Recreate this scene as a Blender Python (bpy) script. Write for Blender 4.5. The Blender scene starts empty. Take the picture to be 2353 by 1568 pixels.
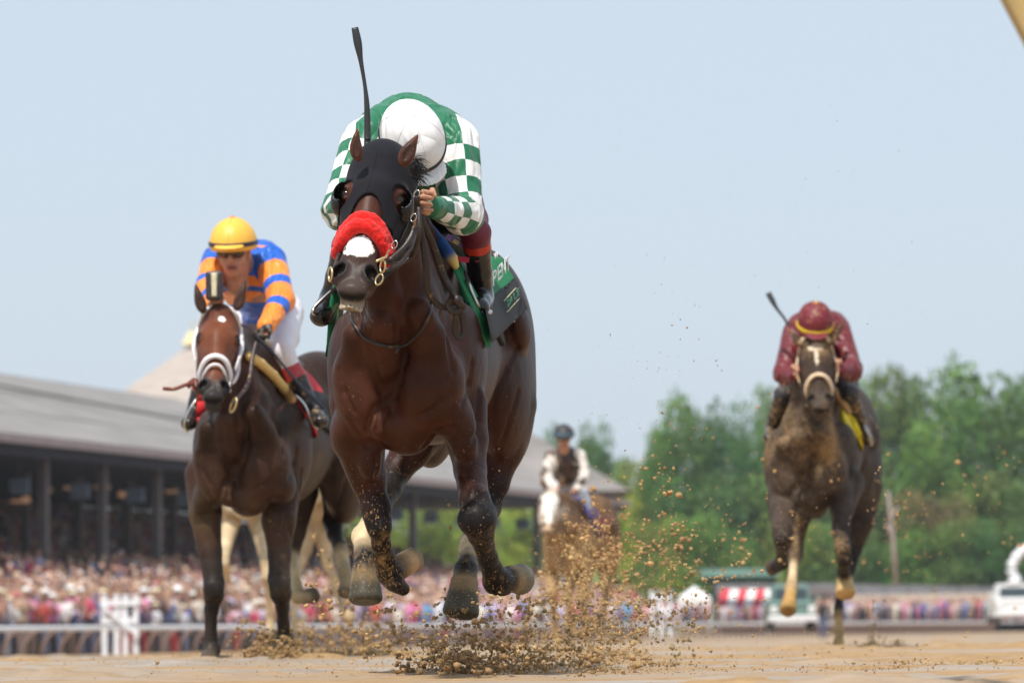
import bpy, math, random, time
import numpy as np
T0 = time.time()
SC = bpy.context.scene
COL = SC.collection
RND = random.Random(11)
NR = np.random.default_rng(11)

# ------------------------------------------------------------------ camera
# coordinates in this script are pairs (X, Y) of a 2352 x 1568 view plus a distance in metres;
# FPX is the focal length in the same units
FPX = 9800.0
CAM = np.array([0.0, 0.0, 0.24])
PITCH = math.atan(619.0 / FPX)
ROLL = math.radians(0.6)
_f = np.array([0, math.cos(PITCH), math.sin(PITCH)])
_u0 = np.array([0, -math.sin(PITCH), math.cos(PITCH)])
_x0 = np.array([1.0, 0, 0])
_r = math.cos(ROLL) * _x0 - math.sin(ROLL) * _u0
_u = math.sin(ROLL) * _x0 + math.cos(ROLL) * _u0


def W(X, Y, d):
    v = _f + (X - 1176.0) / FPX * _r - (Y - 784.0) / FPX * _u
    return CAM + v * (d / v[1])


def S(px, d):
    return px * d / FPX


cam_data = bpy.data.cameras.new('camera')
cam = bpy.data.objects.new('camera', cam_data)
COL.objects.link(cam)
from mathutils import Matrix, Vector
cam.matrix_world = Matrix(((_r[0], _u[0], -_f[0], CAM[0]), (_r[1], _u[1], -_f[1], CAM[1]),
                           (_r[2], _u[2], -_f[2], CAM[2]), (0, 0, 0, 1)))
cam_data.sensor_width = 36.0
cam_data.lens = FPX / 2352.0 * 36.0
cam_data.clip_start = 0.1
cam_data.clip_end = 3000
cam_data.dof.use_dof = True
cam_data.dof.focus_distance = 15.25
cam_data.dof.aperture_fstop = 4.7
cam_data.dof.aperture_blades = 9
SC.camera = cam

# ------------------------------------------------------------------ sky, sun, exposure
SUN_EL, SUN_AZ = 60.0, 205.0      # azimuth clockwise from +Y
world = bpy.data.worlds.new('World')
SC.world = world
world.use_nodes = True
wn = world.node_tree
bg = wn.nodes['Background']
sky = wn.nodes.new('ShaderNodeTexSky')
sky.sky_type = 'NISHITA'
sky.sun_disc = False
sky.sun_elevation = math.radians(SUN_EL)
sky.sun_rotation = math.radians(SUN_AZ)
sky.altitude = 0
sky.air_density = 1.0
sky.dust_density = 2.2
sky.ozone_density = 1.0
hazy = wn.nodes.new('ShaderNodeMixRGB')
hazy.inputs[0].default_value = 0.72
hazy.inputs[2].default_value = (9.2, 10.6, 12.1, 1)      # thin white summer haze over the whole sky
wn.links.new(sky.outputs[0], hazy.inputs[1])
wn.links.new(hazy.outputs[0], bg.inputs[0])
bg.inputs[1].default_value = 0.085
sun_d = bpy.data.lights.new('sun', 'SUN')
sun_d.energy = 4.6
sun_d.angle = math.radians(1.5)
sun_d.color = (1.0, 0.95, 0.87)
sun = bpy.data.objects.new('sun', sun_d)
COL.objects.link(sun)
_az, _el = math.radians(SUN_AZ), math.radians(SUN_EL)
sun_dir = Vector((math.sin(_az) * math.cos(_el), math.cos(_az) * math.cos(_el), math.sin(_el)))
sun.rotation_euler = sun_dir.to_track_quat('Z', 'Y').to_euler()
sun.location = (0, 0, 60)
SC.view_settings.view_transform = 'Standard'
SC.view_settings.look = 'None'
SC.view_settings.gamma = 1
SC.view_settings.exposure = 0.0
SC.view_settings.use_curve_mapping = False


# ------------------------------------------------------------------ materials
def lin(r, g, b):
    f = lambda c: (c / 255.0 / 12.92) if c <= 10 else ((c / 255.0 + 0.055) / 1.055) ** 2.4
    return (f(r), f(g), f(b))


class NT:
    def __init__(s, name):
        s.m = bpy.data.materials.new(name)
        s.m.use_nodes = True
        s.t = s.m.node_tree
        s.p = s.t.nodes['Principled BSDF']

    def n(s, typ, **kw):
        nd = s.t.nodes.new(typ)
        for k, v in kw.items():
            setattr(nd, k, v)
        return nd

    def l(s, a, b):
        s.t.links.new(a, b)

    def val(s, sock, v):
        if hasattr(v, 'is_linked') or hasattr(v, 'links'):
            s.l(v, sock)
        elif isinstance(v, (tuple, list)):
            sock.default_value = tuple(v) + ((1,) if len(v) == 3 and len(sock.default_value) == 4 else ())
        else:
            sock.default_value = v

    def noise(s, scale, detail=4, rough=0.6, vec=None, stretch=None, dist=0.0):
        nd = s.n('ShaderNodeTexNoise')
        nd.inputs['Scale'].default_value = scale
        nd.inputs['Detail'].default_value = detail
        nd.inputs['Roughness'].default_value = rough
        nd.inputs['Distortion'].default_value = dist
        if vec is None:
            vec = s.obj()
        if stretch:
            mp = s.n('ShaderNodeMapping')
            mp.inputs['Scale'].default_value = stretch
            s.l(vec, mp.inputs[0])
            vec = mp.outputs[0]
        s.l(vec, nd.inputs['Vector'])
        return nd.outputs['Fac']

    def obj(s):
        if not hasattr(s, '_o'):
            s._o = s.n('ShaderNodeTexCoord').outputs['Object']
        return s._o

    def attr(s, name, fac=False):
        a = s.n('ShaderNodeAttribute')
        a.attribute_name = name
        return a.outputs['Fac' if fac else 'Color']

    def ramp(s, fac, stops):
        r = s.n('ShaderNodeValToRGB')
        e = r.color_ramp.elements
        while len(e) < len(stops):
            e.new(0.5)
        for i, (p, c) in enumerate(stops):
            e[i].position = p
            e[i].color = (c, c, c, 1) if not isinstance(c, (tuple, list)) else tuple(c)[:3] + (1,)
        s.l(fac, r.inputs[0])
        return r.outputs[0]

    def mix(s, fac, a, b, mode='MIX'):
        m = s.n('ShaderNodeMixRGB', blend_type=mode)
        s.val(m.inputs[0], fac)
        s.val(m.inputs[1], a)
        s.val(m.inputs[2], b)
        return m.outputs[0]

    def math(s, op, a, b=0.0, c=0.0):
        m = s.n('ShaderNodeMath', operation=op)
        s.val(m.inputs[0], a)
        s.val(m.inputs[1], b)
        s.val(m.inputs[2], c)
        return m.outputs[0]

    def bump(s, h, strength=0.3, dist=0.01, prev=None):
        b = s.n('ShaderNodeBump')
        b.inputs['Strength'].default_value = strength
        b.inputs['Distance'].default_value = dist
        s.l(h, b.inputs['Height'])
        if prev is not None:
            s.l(prev, b.inputs['Normal'])
        return b.outputs[0]

    def out(s, color=None, rough=None, normal=None, **kw):
        if color is not None:
            s.val(s.p.inputs['Base Color'], color)
        if rough is not None:
            s.val(s.p.inputs['Roughness'], rough)
        if normal is not None:
            s.l(normal, s.p.inputs['Normal'])
        for k, v in kw.items():
            s.val(s.p.inputs[k.replace('_', ' ')], v)
        return s.m


MUD = (0.40, 0.25, 0.115)


def mat_coat(name, rough=0.36, mudcol=MUD, scale=1.0):
    """horse hair: colour attribute, clumped hair relief, dried mud spatter where the 'mud' attribute is high"""
    t = NT(name)
    c = t.attr('Col')
    n1 = t.noise(5 * scale, 5, 0.6)
    n2 = t.noise(90 * scale, 4, 0.65, stretch=(1, 1, 0.4))
    n3 = t.noise(2.6 * scale, 4, 0.6)
    c = t.mix(1.0, c, t.ramp(n1, [(0.3, 0.55), (0.7, 1.5)]), 'MULTIPLY')
    c = t.mix(0.3, c, t.ramp(n2, [(0.3, 0.65), (0.75, 1.3)]), 'MULTIPLY')
    mud = t.attr('mud', True)
    sp = t.noise(130 * scale, 2, 0.5, stretch=(1, 1, 0.55))
    big = t.noise(26 * scale, 5, 0.72)
    a = t.math('MULTIPLY', t.math('ADD', t.math('MULTIPLY', mud, 0.34), sp), 0.8)
    f1 = t.ramp(a, [(0.615, 0.0), (0.655, 1.0)])
    a2 = t.math('MULTIPLY', t.math('ADD', t.math('MULTIPLY', mud, 0.62), big), 0.6)
    f2 = t.ramp(a2, [(0.49, 0.0), (0.68, 1.0)])
    f = t.math('MAXIMUM', f1, f2)
    c2 = t.mix(t.math('MULTIPLY', f, 0.8), c, mudcol)
    r = t.math('ADD', t.math('MULTIPLY', f, 0.45), t.math('ADD', rough, t.math('MULTIPLY', n3, 0.14)))
    nb = t.bump(n2, 0.2, 0.003)
    nb = t.bump(t.noise(9 * scale, 5, 0.62, stretch=(1, 1, 0.5), dist=.8), 0.45, 0.014, nb)
    nb = t.bump(f, 0.3, 0.002, nb)
    return t.out(c2, r, nb, Specular_IOR_Level=0.5, IOR=1.24)


def mat_attr(name, rough=0.6, bumpscale=40, bumpstr=0.25, var=0.25, metallic=0.0, spec=0.5, sheen=0.0, mud=0.0):
    t = NT(name)
    c = t.attr('Col')
    n1 = t.noise(bumpscale * 0.3, 5, 0.6)
    c = t.mix(1.0, c, t.ramp(n1, [(0.25, 1 - var), (0.75, 1 + var)]), 'MULTIPLY')
    if mud > 0:
        f = t.ramp(t.noise(28, 5, 0.7), [(0.62 - 0.3 * mud, 0), (0.78 - 0.25 * mud, 1)])
        c = t.mix(f, c, MUD)
    return t.out(c, rough, t.bump(t.noise(bumpscale, 4, 0.6), bumpstr, 0.006), Metallic=metallic, Specular_IOR_Level=spec, Sheen_Weight=sheen)


def mat_flat(name, col, rough=0.6, var=0.2, scale=12, bump=0.2, bdist=0.005, metallic=0.0, mud=0.0, spec=0.5, stretch=None, sheen=0.0):
    t = NT(name)
    n1 = t.noise(scale, 5, 0.6, stretch=stretch)
    c = t.mix(1.0, col, t.ramp(n1, [(0.25, 1 - var), (0.75, 1 + var)]), 'MULTIPLY')
    if mud > 0:
        f = t.ramp(t.noise(24, 5, 0.7), [(0.66 - 0.3 * mud, 0), (0.8 - 0.25 * mud, 1)])
        c = t.mix(f, c, MUD)
    return t.out(c, rough, t.bump(t.noise(scale * 4, 4, 0.6, stretch=stretch), bump, bdist), Metallic=metallic, Specular_IOR_Level=spec, Sheen_Weight=sheen)


def fold_bump(t, scale=9.0, strength=0.6, dist=0.02):
    """creases of thin shiny cloth"""
    w1 = t.noise(scale * .6, 2, 0.5, stretch=(1, 0.6, 0.45), dist=1.2)
    rid = t.math('ABSOLUTE', t.math('SUBTRACT', w1, 0.5))
    nb = t.bump(t.ramp(rid, [(0.0, 0.0), (0.12, 0.8), (0.3, 1.0)]), strength, dist)
    w2 = t.noise(scale * 1.7, 2, 0.5, stretch=(1, 0.7, 0.5), dist=1.0)
    rid2 = t.math('ABSOLUTE', t.math('SUBTRACT', w2, 0.5))
    return t.bump(rid2, strength * 0.45, dist * 0.5, nb)


# ------------------------------------------------------------------ mesh helpers
def tag(o, label=None, cat=None, group=None, kind=None):
    if label: o['label'] = label
    if cat: o['category'] = cat
    if group: o['group'] = group
    if kind: o['kind'] = kind
    return o


def mesh_np(name, V, F, mat=None, parent=None, smooth=True, attrs=None, col=None):
    """V (n,3); F (m,3|4) array or list of face tuples"""
    me = bpy.data.meshes.new(name)
    V = np.asarray(V, dtype=np.float32)
    if isinstance(F, np.ndarray):
        k = F.shape[1]
        me.vertices.add(len(V)); me.vertices.foreach_set('co', V.ravel())
        me.loops.add(F.size); me.loops.foreach_set('vertex_index', F.astype(np.int32).ravel())
        me.polygons.add(len(F))
        me.polygons.foreach_set('loop_start', np.arange(0, F.size, k, dtype=np.int32))
        me.update(calc_edges=True)
    else:
        me.from_pydata(V.tolist(), [], F)
    me.polygons.foreach_set('use_smooth', np.full(len(me.polygons), smooth))
    if col is not None:
        a = me.color_attributes.new('Col', 'FLOAT_COLOR', 'POINT')
        c4 = np.ones((len(V), 4), dtype=np.float32); c4[:, :3] = col
        a.data.foreach_set('color', c4.ravel())
    for k_, v_ in (attrs or {}).items():
        a = me.attributes.new(k_, 'FLOAT', 'POINT')
        a.data.foreach_set('value', np.asarray(v_, dtype=np.float32))
    if mat: me.materials.append(mat)
    o = bpy.data.objects.new(name, me)
    COL.objects.link(o)
    if parent: o.parent = parent
    return o


class MB:
    """collects boxes, tubes, quads into one mesh, colour per piece"""
    def __init__(s): s.v = []; s.f = []; s.c = []

    def add(s, V, F, col=(1, 1, 1)):
        b = len(s.v)
        s.v += [tuple(p) for p in V]
        s.f += [tuple(b + i for i in f) for f in F]
        s.c += [col] * len(V)

    def box(s, c, h, R=None, col=(1, 1, 1), taper=1.0):
        R = np.eye(3) if R is None else R
        V = []
        for z in (-1, 1):
            k = taper if z > 0 else 1.0
            for x, y in ((-1, -1), (1, -1), (1, 1), (-1, 1)):
                V.append(np.asarray(c) + R @ np.array([x * h[0] * k, y * h[1] * k, z * h[2]]))
        s.add(V, [(3, 2, 1, 0), (4, 5, 6, 7), (0, 1, 5, 4), (1, 2, 6, 5), (2, 3, 7, 6), (3, 0, 4, 7)], col)

    def tube(s, pts, r, n=8, col=(1, 1, 1), flat=None, up=(0, 0, 1), cap=True):
        pts = [np.asarray(p, float) for p in pts]
        rs = r if hasattr(r, '__len__') else [r] * len(pts)
        V = []
        ref = np.array(up, float)
        for i, p in enumerate(pts):
            a = pts[max(i - 1, 0)]; b = pts[min(i + 1, len(pts) - 1)]
            t = b - a; t = t / (np.linalg.norm(t) + 1e-9)
            e1 = np.cross(t, ref)
            if np.linalg.norm(e1) < 1e-3: e1 = np.cross(t, np.array([1.0, 0.1, 0]))
            e1 /= np.linalg.norm(e1); e2 = np.cross(e1, t)
            for k in range(n):
                th = 2 * math.pi * k / n
                V.append(p + e1 * math.cos(th) * rs[i] + e2 * math.sin(th) * rs[i] * (flat or 1.0))
        F = []
        for i in range(len(pts) - 1):
            for k in range(n):
                F.append((i * n + k, i * n + (k + 1) % n, (i + 1) * n + (k + 1) % n, (i + 1) * n + k))
        if cap:
            F.append(tuple(range(n))[::-1]); F.append(tuple((len(pts) - 1) * n + k for k in range(n)))
        s.add(V, F, col)

    def build(s, name, mat=None, parent=None, smooth=False):
        return mesh_np(name, np.array(s.v), s.f, mat, parent, smooth, col=np.array(s.c, dtype=np.float32))


def spline(pts, n=8):
    """Catmull-Rom through points (any dimension)"""
    P = [np.asarray(p, float) for p in pts]
    P = [2 * P[0] - P[1]] + P + [2 * P[-1] - P[-2]]
    out = []
    for i in range(1, len(P) - 2):
        for k in range(n):
            t = k / n
            out.append(0.5 * ((2 * P[i]) + (-P[i - 1] + P[i + 1]) * t + (2 * P[i - 1] - 5 * P[i] + 4 * P[i + 1] - P[i + 2]) * t * t
                              + (-P[i - 1] + 3 * P[i] - 3 * P[i + 1] + P[i + 2]) * t ** 3))
    out.append(P[-2])
    return out


def empty(name, loc=(0, 0, 0)):
    o = bpy.data.objects.new(name, None)
    o.empty_display_size = 0.2
    COL.objects.link(o)
    o.location = tuple(float(v) for v in loc)
    return o


def adopt(parent, *kids):
    """parent world-space meshes to an Empty without moving them"""
    for k in kids:
        k.parent = parent
        k.matrix_parent_inverse = Matrix.Translation(parent.location).inverted()
    return parent


# ------------------------------------------------------------------ signed distance bodies
def Rzyx(yaw=0, pitch=0, roll=0):
    """roll about the view axis (+ = counter-clockwise in the picture), pitch about x, yaw about z; degrees"""
    y, p, r = map(math.radians, (yaw, pitch, roll))
    Rz = np.array([[math.cos(y), -math.sin(y), 0], [math.sin(y), math.cos(y), 0], [0, 0, 1]])
    Rx = np.array([[1, 0, 0], [0, math.cos(p), -math.sin(p)], [0, math.sin(p), math.cos(p)]])
    Ry = np.array([[math.cos(-r), 0, math.sin(-r)], [0, 1, 0], [-math.sin(-r), 0, math.cos(-r)]])
    return Rz @ Rx @ Ry


class Frame:
    def __init__(s, o=(0, 0, 0), R=None, k=1.0):
        s.o = np.asarray(o, float); s.R = np.eye(3) if R is None else np.asarray(R, float); s.k = k

    def p(s, q): return s.o + s.R @ (np.asarray(q, float) * s.k)


ID = Frame()


class Body:
    def __init__(s): s.pr = []

    def _add(s, f, lo, hi, k, col, mode):
        s.pr.append((f, np.asarray(lo, float), np.asarray(hi, float), k, col, mode))

    def ell(s, c, r, R=None, k=0.03, col=(0.5, 0.5, 0.5), mode='u', F=ID):
        c = F.p(c); r = np.asarray(r, float) * F.k
        R = F.R @ (np.eye(3) if R is None else R)
        ext = np.sqrt(((R * r) ** 2).sum(1))
        r = r.astype(np.float32); Rf = R.astype(np.float32); cf = c.astype(np.float32)

        def f(x, y, z):
            dx, dy, dz = x - cf[0], y - cf[1], z - cf[2]
            q = [(dx * Rf[0, i] + dy * Rf[1, i] + dz * Rf[2, i]) / r[i] for i in range(3)]
            k0 = np.sqrt(q[0] ** 2 + q[1] ** 2 + q[2] ** 2) + 1e-6
            k1 = np.sqrt((q[0] / r[0]) ** 2 + (q[1] / r[1]) ** 2 + (q[2] / r[2]) ** 2) + 1e-6
            return k0 * (k0 - 1) / k1
        s._add(f, c - ext, c + ext, k * F.k, col, mode)

    def cone(s, a, b, ra, rb=None, k=0.02, col=(0.5, 0.5, 0.5), mode='u', F=ID, flat=None):
        """flat = (axis, factor): squeezes the limb along an axis"""
        rb = ra if rb is None else rb
        a = F.p(a); b = F.p(b); ra *= F.k; rb *= F.k
        R_ = max(ra, rb)
        lo = np.minimum(a, b) - R_; hi = np.maximum(a, b) + R_
        af, bf = a.astype(np.float32), b.astype(np.float32)
        if flat is not None:
            nx = F.R @ np.asarray(flat[0], float); nx = (nx / np.linalg.norm(nx)).astype(np.float32); q = flat[1] - 1.0
        ba = bf - af

        def f(x, y, z):
            px, py, pz = x - af[0], y - af[1], z - af[2]
            bb = ba
            if flat is not None:
                t = (px * nx[0] + py * nx[1] + pz * nx[2]) * q
                px, py, pz = px + t * nx[0], py + t * nx[1], pz + t * nx[2]
                bb = ba + q * float(ba @ nx) * nx
            L = float(bb @ bb) + 1e-12
            h = np.clip((px * bb[0] + py * bb[1] + pz * bb[2]) / L, 0, 1)
            return np.sqrt((px - h * bb[0]) ** 2 + (py - h * bb[1]) ** 2 + (pz - h * bb[2]) ** 2) - (ra + (rb - ra) * h)
        s._add(f, lo, hi, k * F.k, col, mode)

    def chain(s, pts, k=0.02, col=(0.5, 0.5, 0.5), F=ID, flat=None, mode='u'):
        """pts: [(p, r[, col])]"""
        for i in range(len(pts) - 1):
            c = pts[i][2] if len(pts[i]) > 2 else col
            s.cone(pts[i][0], pts[i + 1][0], pts[i][1], pts[i + 1][1], k, c, mode, F, flat)

    def box(s, c, h, R=None, rnd=0.005, k=0.005, col=(0.5, 0.5, 0.5), mode='u', F=ID):
        c = F.p(c); h = np.asarray(h, float) * F.k; rnd *= F.k
        R = F.R @ (np.eye(3) if R is None else R)
        ext = np.abs(R) @ h
        Rf = R.astype(np.float32); cf = c.astype(np.float32); hh = (h - rnd).astype(np.float32)

        def f(x, y, z):
            dx, dy, dz = x - cf[0], y - cf[1], z - cf[2]
            q = [np.abs(dx * Rf[0, i] + dy * Rf[1, i] + dz * Rf[2, i]) - hh[i] for i in range(3)]
            out = np.sqrt(np.maximum(q[0], 0) ** 2 + np.maximum(q[1], 0) ** 2 + np.maximum(q[2], 0) ** 2)
            return out + np.minimum(np.maximum(q[0], np.maximum(q[1], q[2])), 0) - rnd
        s._add(f, c - ext, c + ext, k * F.k, col, mode)

    def hoof(s, a, b, ra, rb, k=0.006, col=(0.1, 0.1, 0.1), rnd=0.008):
        """capped cone a -> b"""
        a = np.asarray(a, float); b = np.asarray(b, float)
        L = np.linalg.norm(b - a); t = ((b - a) / L).astype(np.float32)
        af = a.astype(np.float32); R_ = max(ra, rb)

        def f(x, y, z):
            px, py, pz = x - af[0], y - af[1], z - af[2]
            h = px * t[0] + py * t[1] + pz * t[2]
            rr = np.sqrt(np.maximum(px * px + py * py + pz * pz - h * h, 0))
            rad = ra + (rb - ra) * np.clip(h / L, 0, 1)
            d1 = rr - rad + rnd; d2 = np.abs(h - L / 2) - L / 2 + rnd
            return np.sqrt(np.maximum(d1, 0) ** 2 + np.maximum(d2, 0) ** 2) + np.minimum(np.maximum(d1, d2), 0) - rnd
        s._add(f, np.minimum(a, b) - R_, np.maximum(a, b) + R_, k, col, 'u')

    def bounds(s, pad=0.03):
        ad = [p for p in s.pr if p[5] == 'u']
        return np.min([p[1] for p in ad], 0) - pad, np.max([p[2] for p in ad], 0) + pad

    def grid(s, ax):
        D = np.full([len(a) for a in ax], 0.3, dtype=np.float32)
        for f, lo, hi, k, col, mode in s.pr:
            m = k * 1.2 + 0.03
            sl = []
            for i in range(3):
                i0 = int(np.searchsorted(ax[i], lo[i] - m)); i1 = int(np.searchsorted(ax[i], hi[i] + m))
                sl.append(slice(i0, i1))
            if any(q.stop <= q.start for q in sl): continue
            x = ax[0][sl[0]][:, None, None]; y = ax[1][sl[1]][None, :, None]; z = ax[2][sl[2]][None, None, :]
            v = f(x, y, z)
            old = D[sl[0], sl[1], sl[2]]
            if mode == 'u':
                if k > 1e-5:
                    h = np.maximum(k - np.abs(old - v), 0) / k
                    D[sl[0], sl[1], sl[2]] = np.minimum(old, v) - h * h * (k / 4)
                else:
                    D[sl[0], sl[1], sl[2]] = np.minimum(old, v)
            else:
                v = -v
                h = np.maximum(k - np.abs(old - v), 0) / max(k, 1e-5)
                D[sl[0], sl[1], sl[2]] = np.maximum(old, v) + h * h * (k / 4)
        return D

    def at(s, V):
        V = np.asarray(V, np.float32)
        D = np.full(len(V), 0.5, np.float32)
        for f, lo, hi, k, col, mode in s.pr:
            m = k * 1.2 + 0.25
            ok = np.where(((V > lo - m) & (V < hi + m)).all(1))[0]
            if len(ok) == 0: continue
            v = f(V[ok, 0], V[ok, 1], V[ok, 2]); old = D[ok]; kk = max(k, 1e-5)
            if mode == 'u':
                h = np.maximum(kk - np.abs(old - v), 0) / kk
                D[ok] = np.minimum(old, v) - h * h * (kk / 4)
            else:
                v = -v
                h = np.maximum(kk - np.abs(old - v), 0) / kk
                D[ok] = np.maximum(old, v) + h * h * (kk / 4)
        return D

    def hit(s, X, Y, d0, d1, off=0.0):
        """first point of the body met along the line of sight of (X, Y)"""
        ds = np.arange(d0, d1, 0.004)
        a, b = W(X, Y, d0), W(X, Y, d1)
        t = (ds - d0) / (d1 - d0)
        V = a[None] * (1 - t[:, None]) + b[None] * t[:, None]
        D = s.at(V)
        i = np.where(D < off)[0]
        return V[i[0]] if len(i) else V[int(np.argmin(D))]

    def color(s, V, tau=0.010):
        x, y, z = V[:, 0], V[:, 1], V[:, 2]
        acc = np.zeros((len(V), 3), np.float32); wt = np.full(len(V), 1e-12, np.float32)
        for f, lo, hi, k, col, mode in s.pr:
            if col is None: continue
            m = 0.05
            ok = np.where(((V > lo - m) & (V < hi + m)).all(1))[0]
            if len(ok) == 0: continue
            d = f(x[ok], y[ok], z[ok])
            if mode == 's':
                w = np.exp(np.clip(-(d + 0.0) / 0.003, -30, 8)) * 50
            else:
                w = np.exp(np.clip(-d / tau, -30, 14))
            acc[ok] += w[:, None] * np.array(col, np.float32); wt[ok] += w
        return acc / wt[:, None]


def axes(lo, hi, dx, dy=None, dz=None, split=None):
    """rectilinear axes; split = (y0, dy_far): coarser steps in depth beyond y0"""
    dy = dy or dx; dz = dz or dx
    X = np.arange(lo[0], hi[0] + dx, dx); Z = np.arange(lo[2], hi[2] + dz, dz)
    if split and split[0] < hi[1]:
        Y = np.concatenate([np.arange(lo[1], split[0], dy), np.arange(max(split[0], lo[1]), hi[1] + split[1], split[1])])
    else:
        Y = np.arange(lo[1], hi[1] + dy, dy)
    return [a.astype(np.float32) for a in (X, Y, Z)]


def surface(D, ax):
    """naive surface nets on a rectilinear grid"""
    ins = D < 0
    a = ins[:-1] | ins[1:]; a = a[:, :-1] | a[:, 1:]; anyin = a[:, :, :-1] | a[:, :, 1:]
    a = ins[:-1] & ins[1:]; a = a[:, :-1] & a[:, 1:]; allin = a[:, :, :-1] & a[:, :, 1:]
    I, J, K = np.where(anyin & ~allin)
    idx = np.full([n - 1 for n in D.shape], -1, np.int32)
    idx[I, J, K] = np.arange(len(I))
    acc = np.zeros((len(I), 3), np.float32); cnt = np.zeros(len(I), np.float32)
    co = [(0, 0, 0), (1, 0, 0), (0, 1, 0), (1, 1, 0), (0, 0, 1), (1, 0, 1), (0, 1, 1), (1, 1, 1)]
    val = [D[I + c[0], J + c[1], K + c[2]] for c in co]
    for p, q in ((0, 1), (2, 3), (4, 5), (6, 7), (0, 2), (1, 3), (4, 6), (5, 7), (0, 4), (1, 5), (2, 6), (3, 7)):
        vp, vq = val[p], val[q]
        m = (vp < 0) != (vq < 0)
        t = np.where(m, vp / np.where(np.abs(vp - vq) < 1e-12, 1, vp - vq), 0)
        for i in range(3):
            acc[:, i] += np.where(m, co[p][i] + t * (co[q][i] - co[p][i]), 0)
        cnt += m
    acc /= np.maximum(cnt, 1)[:, None]
    V = np.empty((len(I), 3), np.float32)
    for i, N in enumerate((I, J, K)):
        V[:, i] = ax[i][N] + acc[:, i] * (ax[i][N + 1] - ax[i][N])
    F = []
    # x edges
    m = ins[:-1, 1:-1, 1:-1] != ins[1:, 1:-1, 1:-1]
    i, j, k = np.where(m); fl = ins[:-1, 1:-1, 1:-1][m]
    q = np.stack([idx[i, j, k], idx[i, j + 1, k], idx[i, j + 1, k + 1], idx[i, j, k + 1]], 1)
    q[~fl] = q[~fl][:, ::-1]; F.append(q)
    m = ins[1:-1, :-1, 1:-1] != ins[1:-1, 1:, 1:-1]
    i, j, k = np.where(m); fl = ins[1:-1, :-1, 1:-1][m]
    q = np.stack([idx[i, j, k], idx[i, j, k + 1], idx[i + 1, j, k + 1], idx[i + 1, j, k]], 1)
    q[~fl] = q[~fl][:, ::-1]; F.append(q)
    m = ins[1:-1, 1:-1, :-1] != ins[1:-1, 1:-1, 1:]
    i, j, k = np.where(m); fl = ins[1:-1, 1:-1, :-1][m]
    q = np.stack([idx[i, j, k], idx[i + 1, j, k], idx[i + 1, j + 1, k], idx[i, j + 1, k]], 1)
    q[~fl] = q[~fl][:, ::-1]; F.append(q)
    F = np.concatenate(F)
    F = F[(F >= 0).all(1)]
    return V, F


def vnoise(V, scale, seed=0, octaves=3):
    """value noise in numpy, about -1..1"""
    out = np.zeros(len(V), np.float32); amp = 1.0
    for o in range(octaves):
        P = V * scale * (2 ** o) + seed * 17.3
        I = np.floor(P).astype(np.int64); f = (P - I); f = f * f * (3 - 2 * f)
        r = 0
        for dx in (0, 1):
            for dy in (0, 1):
                for dz in (0, 1):
                    h = ((I[:, 0] + dx) * 73856093) ^ ((I[:, 1] + dy) * 19349663) ^ ((I[:, 2] + dz) * 83492791) ^ (seed * 7919 + o)
                    h = (h ^ (h >> 13)) * 1274126177 & 0x7fffffff
                    h = ((h ^ (h >> 16)) & 0xffff) / 32767.5 - 1
                    r = r + h * (f[:, 0] if dx else 1 - f[:, 0]) * (f[:, 1] if dy else 1 - f[:, 1]) * (f[:, 2] if dz else 1 - f[:, 2])
        out += amp * r; amp *= 0.5
    return out


def sdf_obj(name, body, vox, mat, parent=None, dy=None, split=None, tau=0.01, attrs=None, colf=None, D=None, ax=None, disp=None):
    if ax is None:
        lo, hi = body.bounds()
        ax = axes(lo, hi, vox, dy, None, split)
    if D is None: D = body.grid(ax)
    V, F = surface(D, ax)
    if disp is not None:
        V = disp(V)
    c = body.color(V, tau)
    if colf: c = colf(V, c)
    at = attrs(V) if attrs else None
    o = mesh_np(name, V, F, mat, None, True, at, c)
    if parent is not None: adopt(parent, o)
    return o


def shell_obj(name, host, region, thick, vox, mat, parent=None, pad=0.02, inner=None, tau=0.006, colf=None, attrs=None, disp=None):
    """a piece of cloth or strap lying on the host body: offset of the host cut by a region"""
    lo, hi = region.bounds(pad)
    ax = axes(lo, hi, vox)
    H = host.grid(ax); R = region.grid(ax)
    D = np.maximum(H - thick, R)
    if inner is not None: D = np.maximum(D, -(H - inner))
    V, F = surface(D, ax)
    if len(F) == 0:
        V = np.array([lo, hi, (lo + hi) / 2]); F = np.array([[0, 1, 2]])
    if disp is not None: V = disp(V)
    c = region.color(V, tau)
    if colf: c = colf(V, c)
    o = mesh_np(name, V, F, mat, None, True, attrs(V) if attrs else None, c)
    if parent is not None: adopt(parent, o)
    return o
# ------------------------------------------------------------------ horses
CA = W(930, 850, 15.8)


def a_(X, Y, d): return W(X, Y, d) - CA


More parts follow.
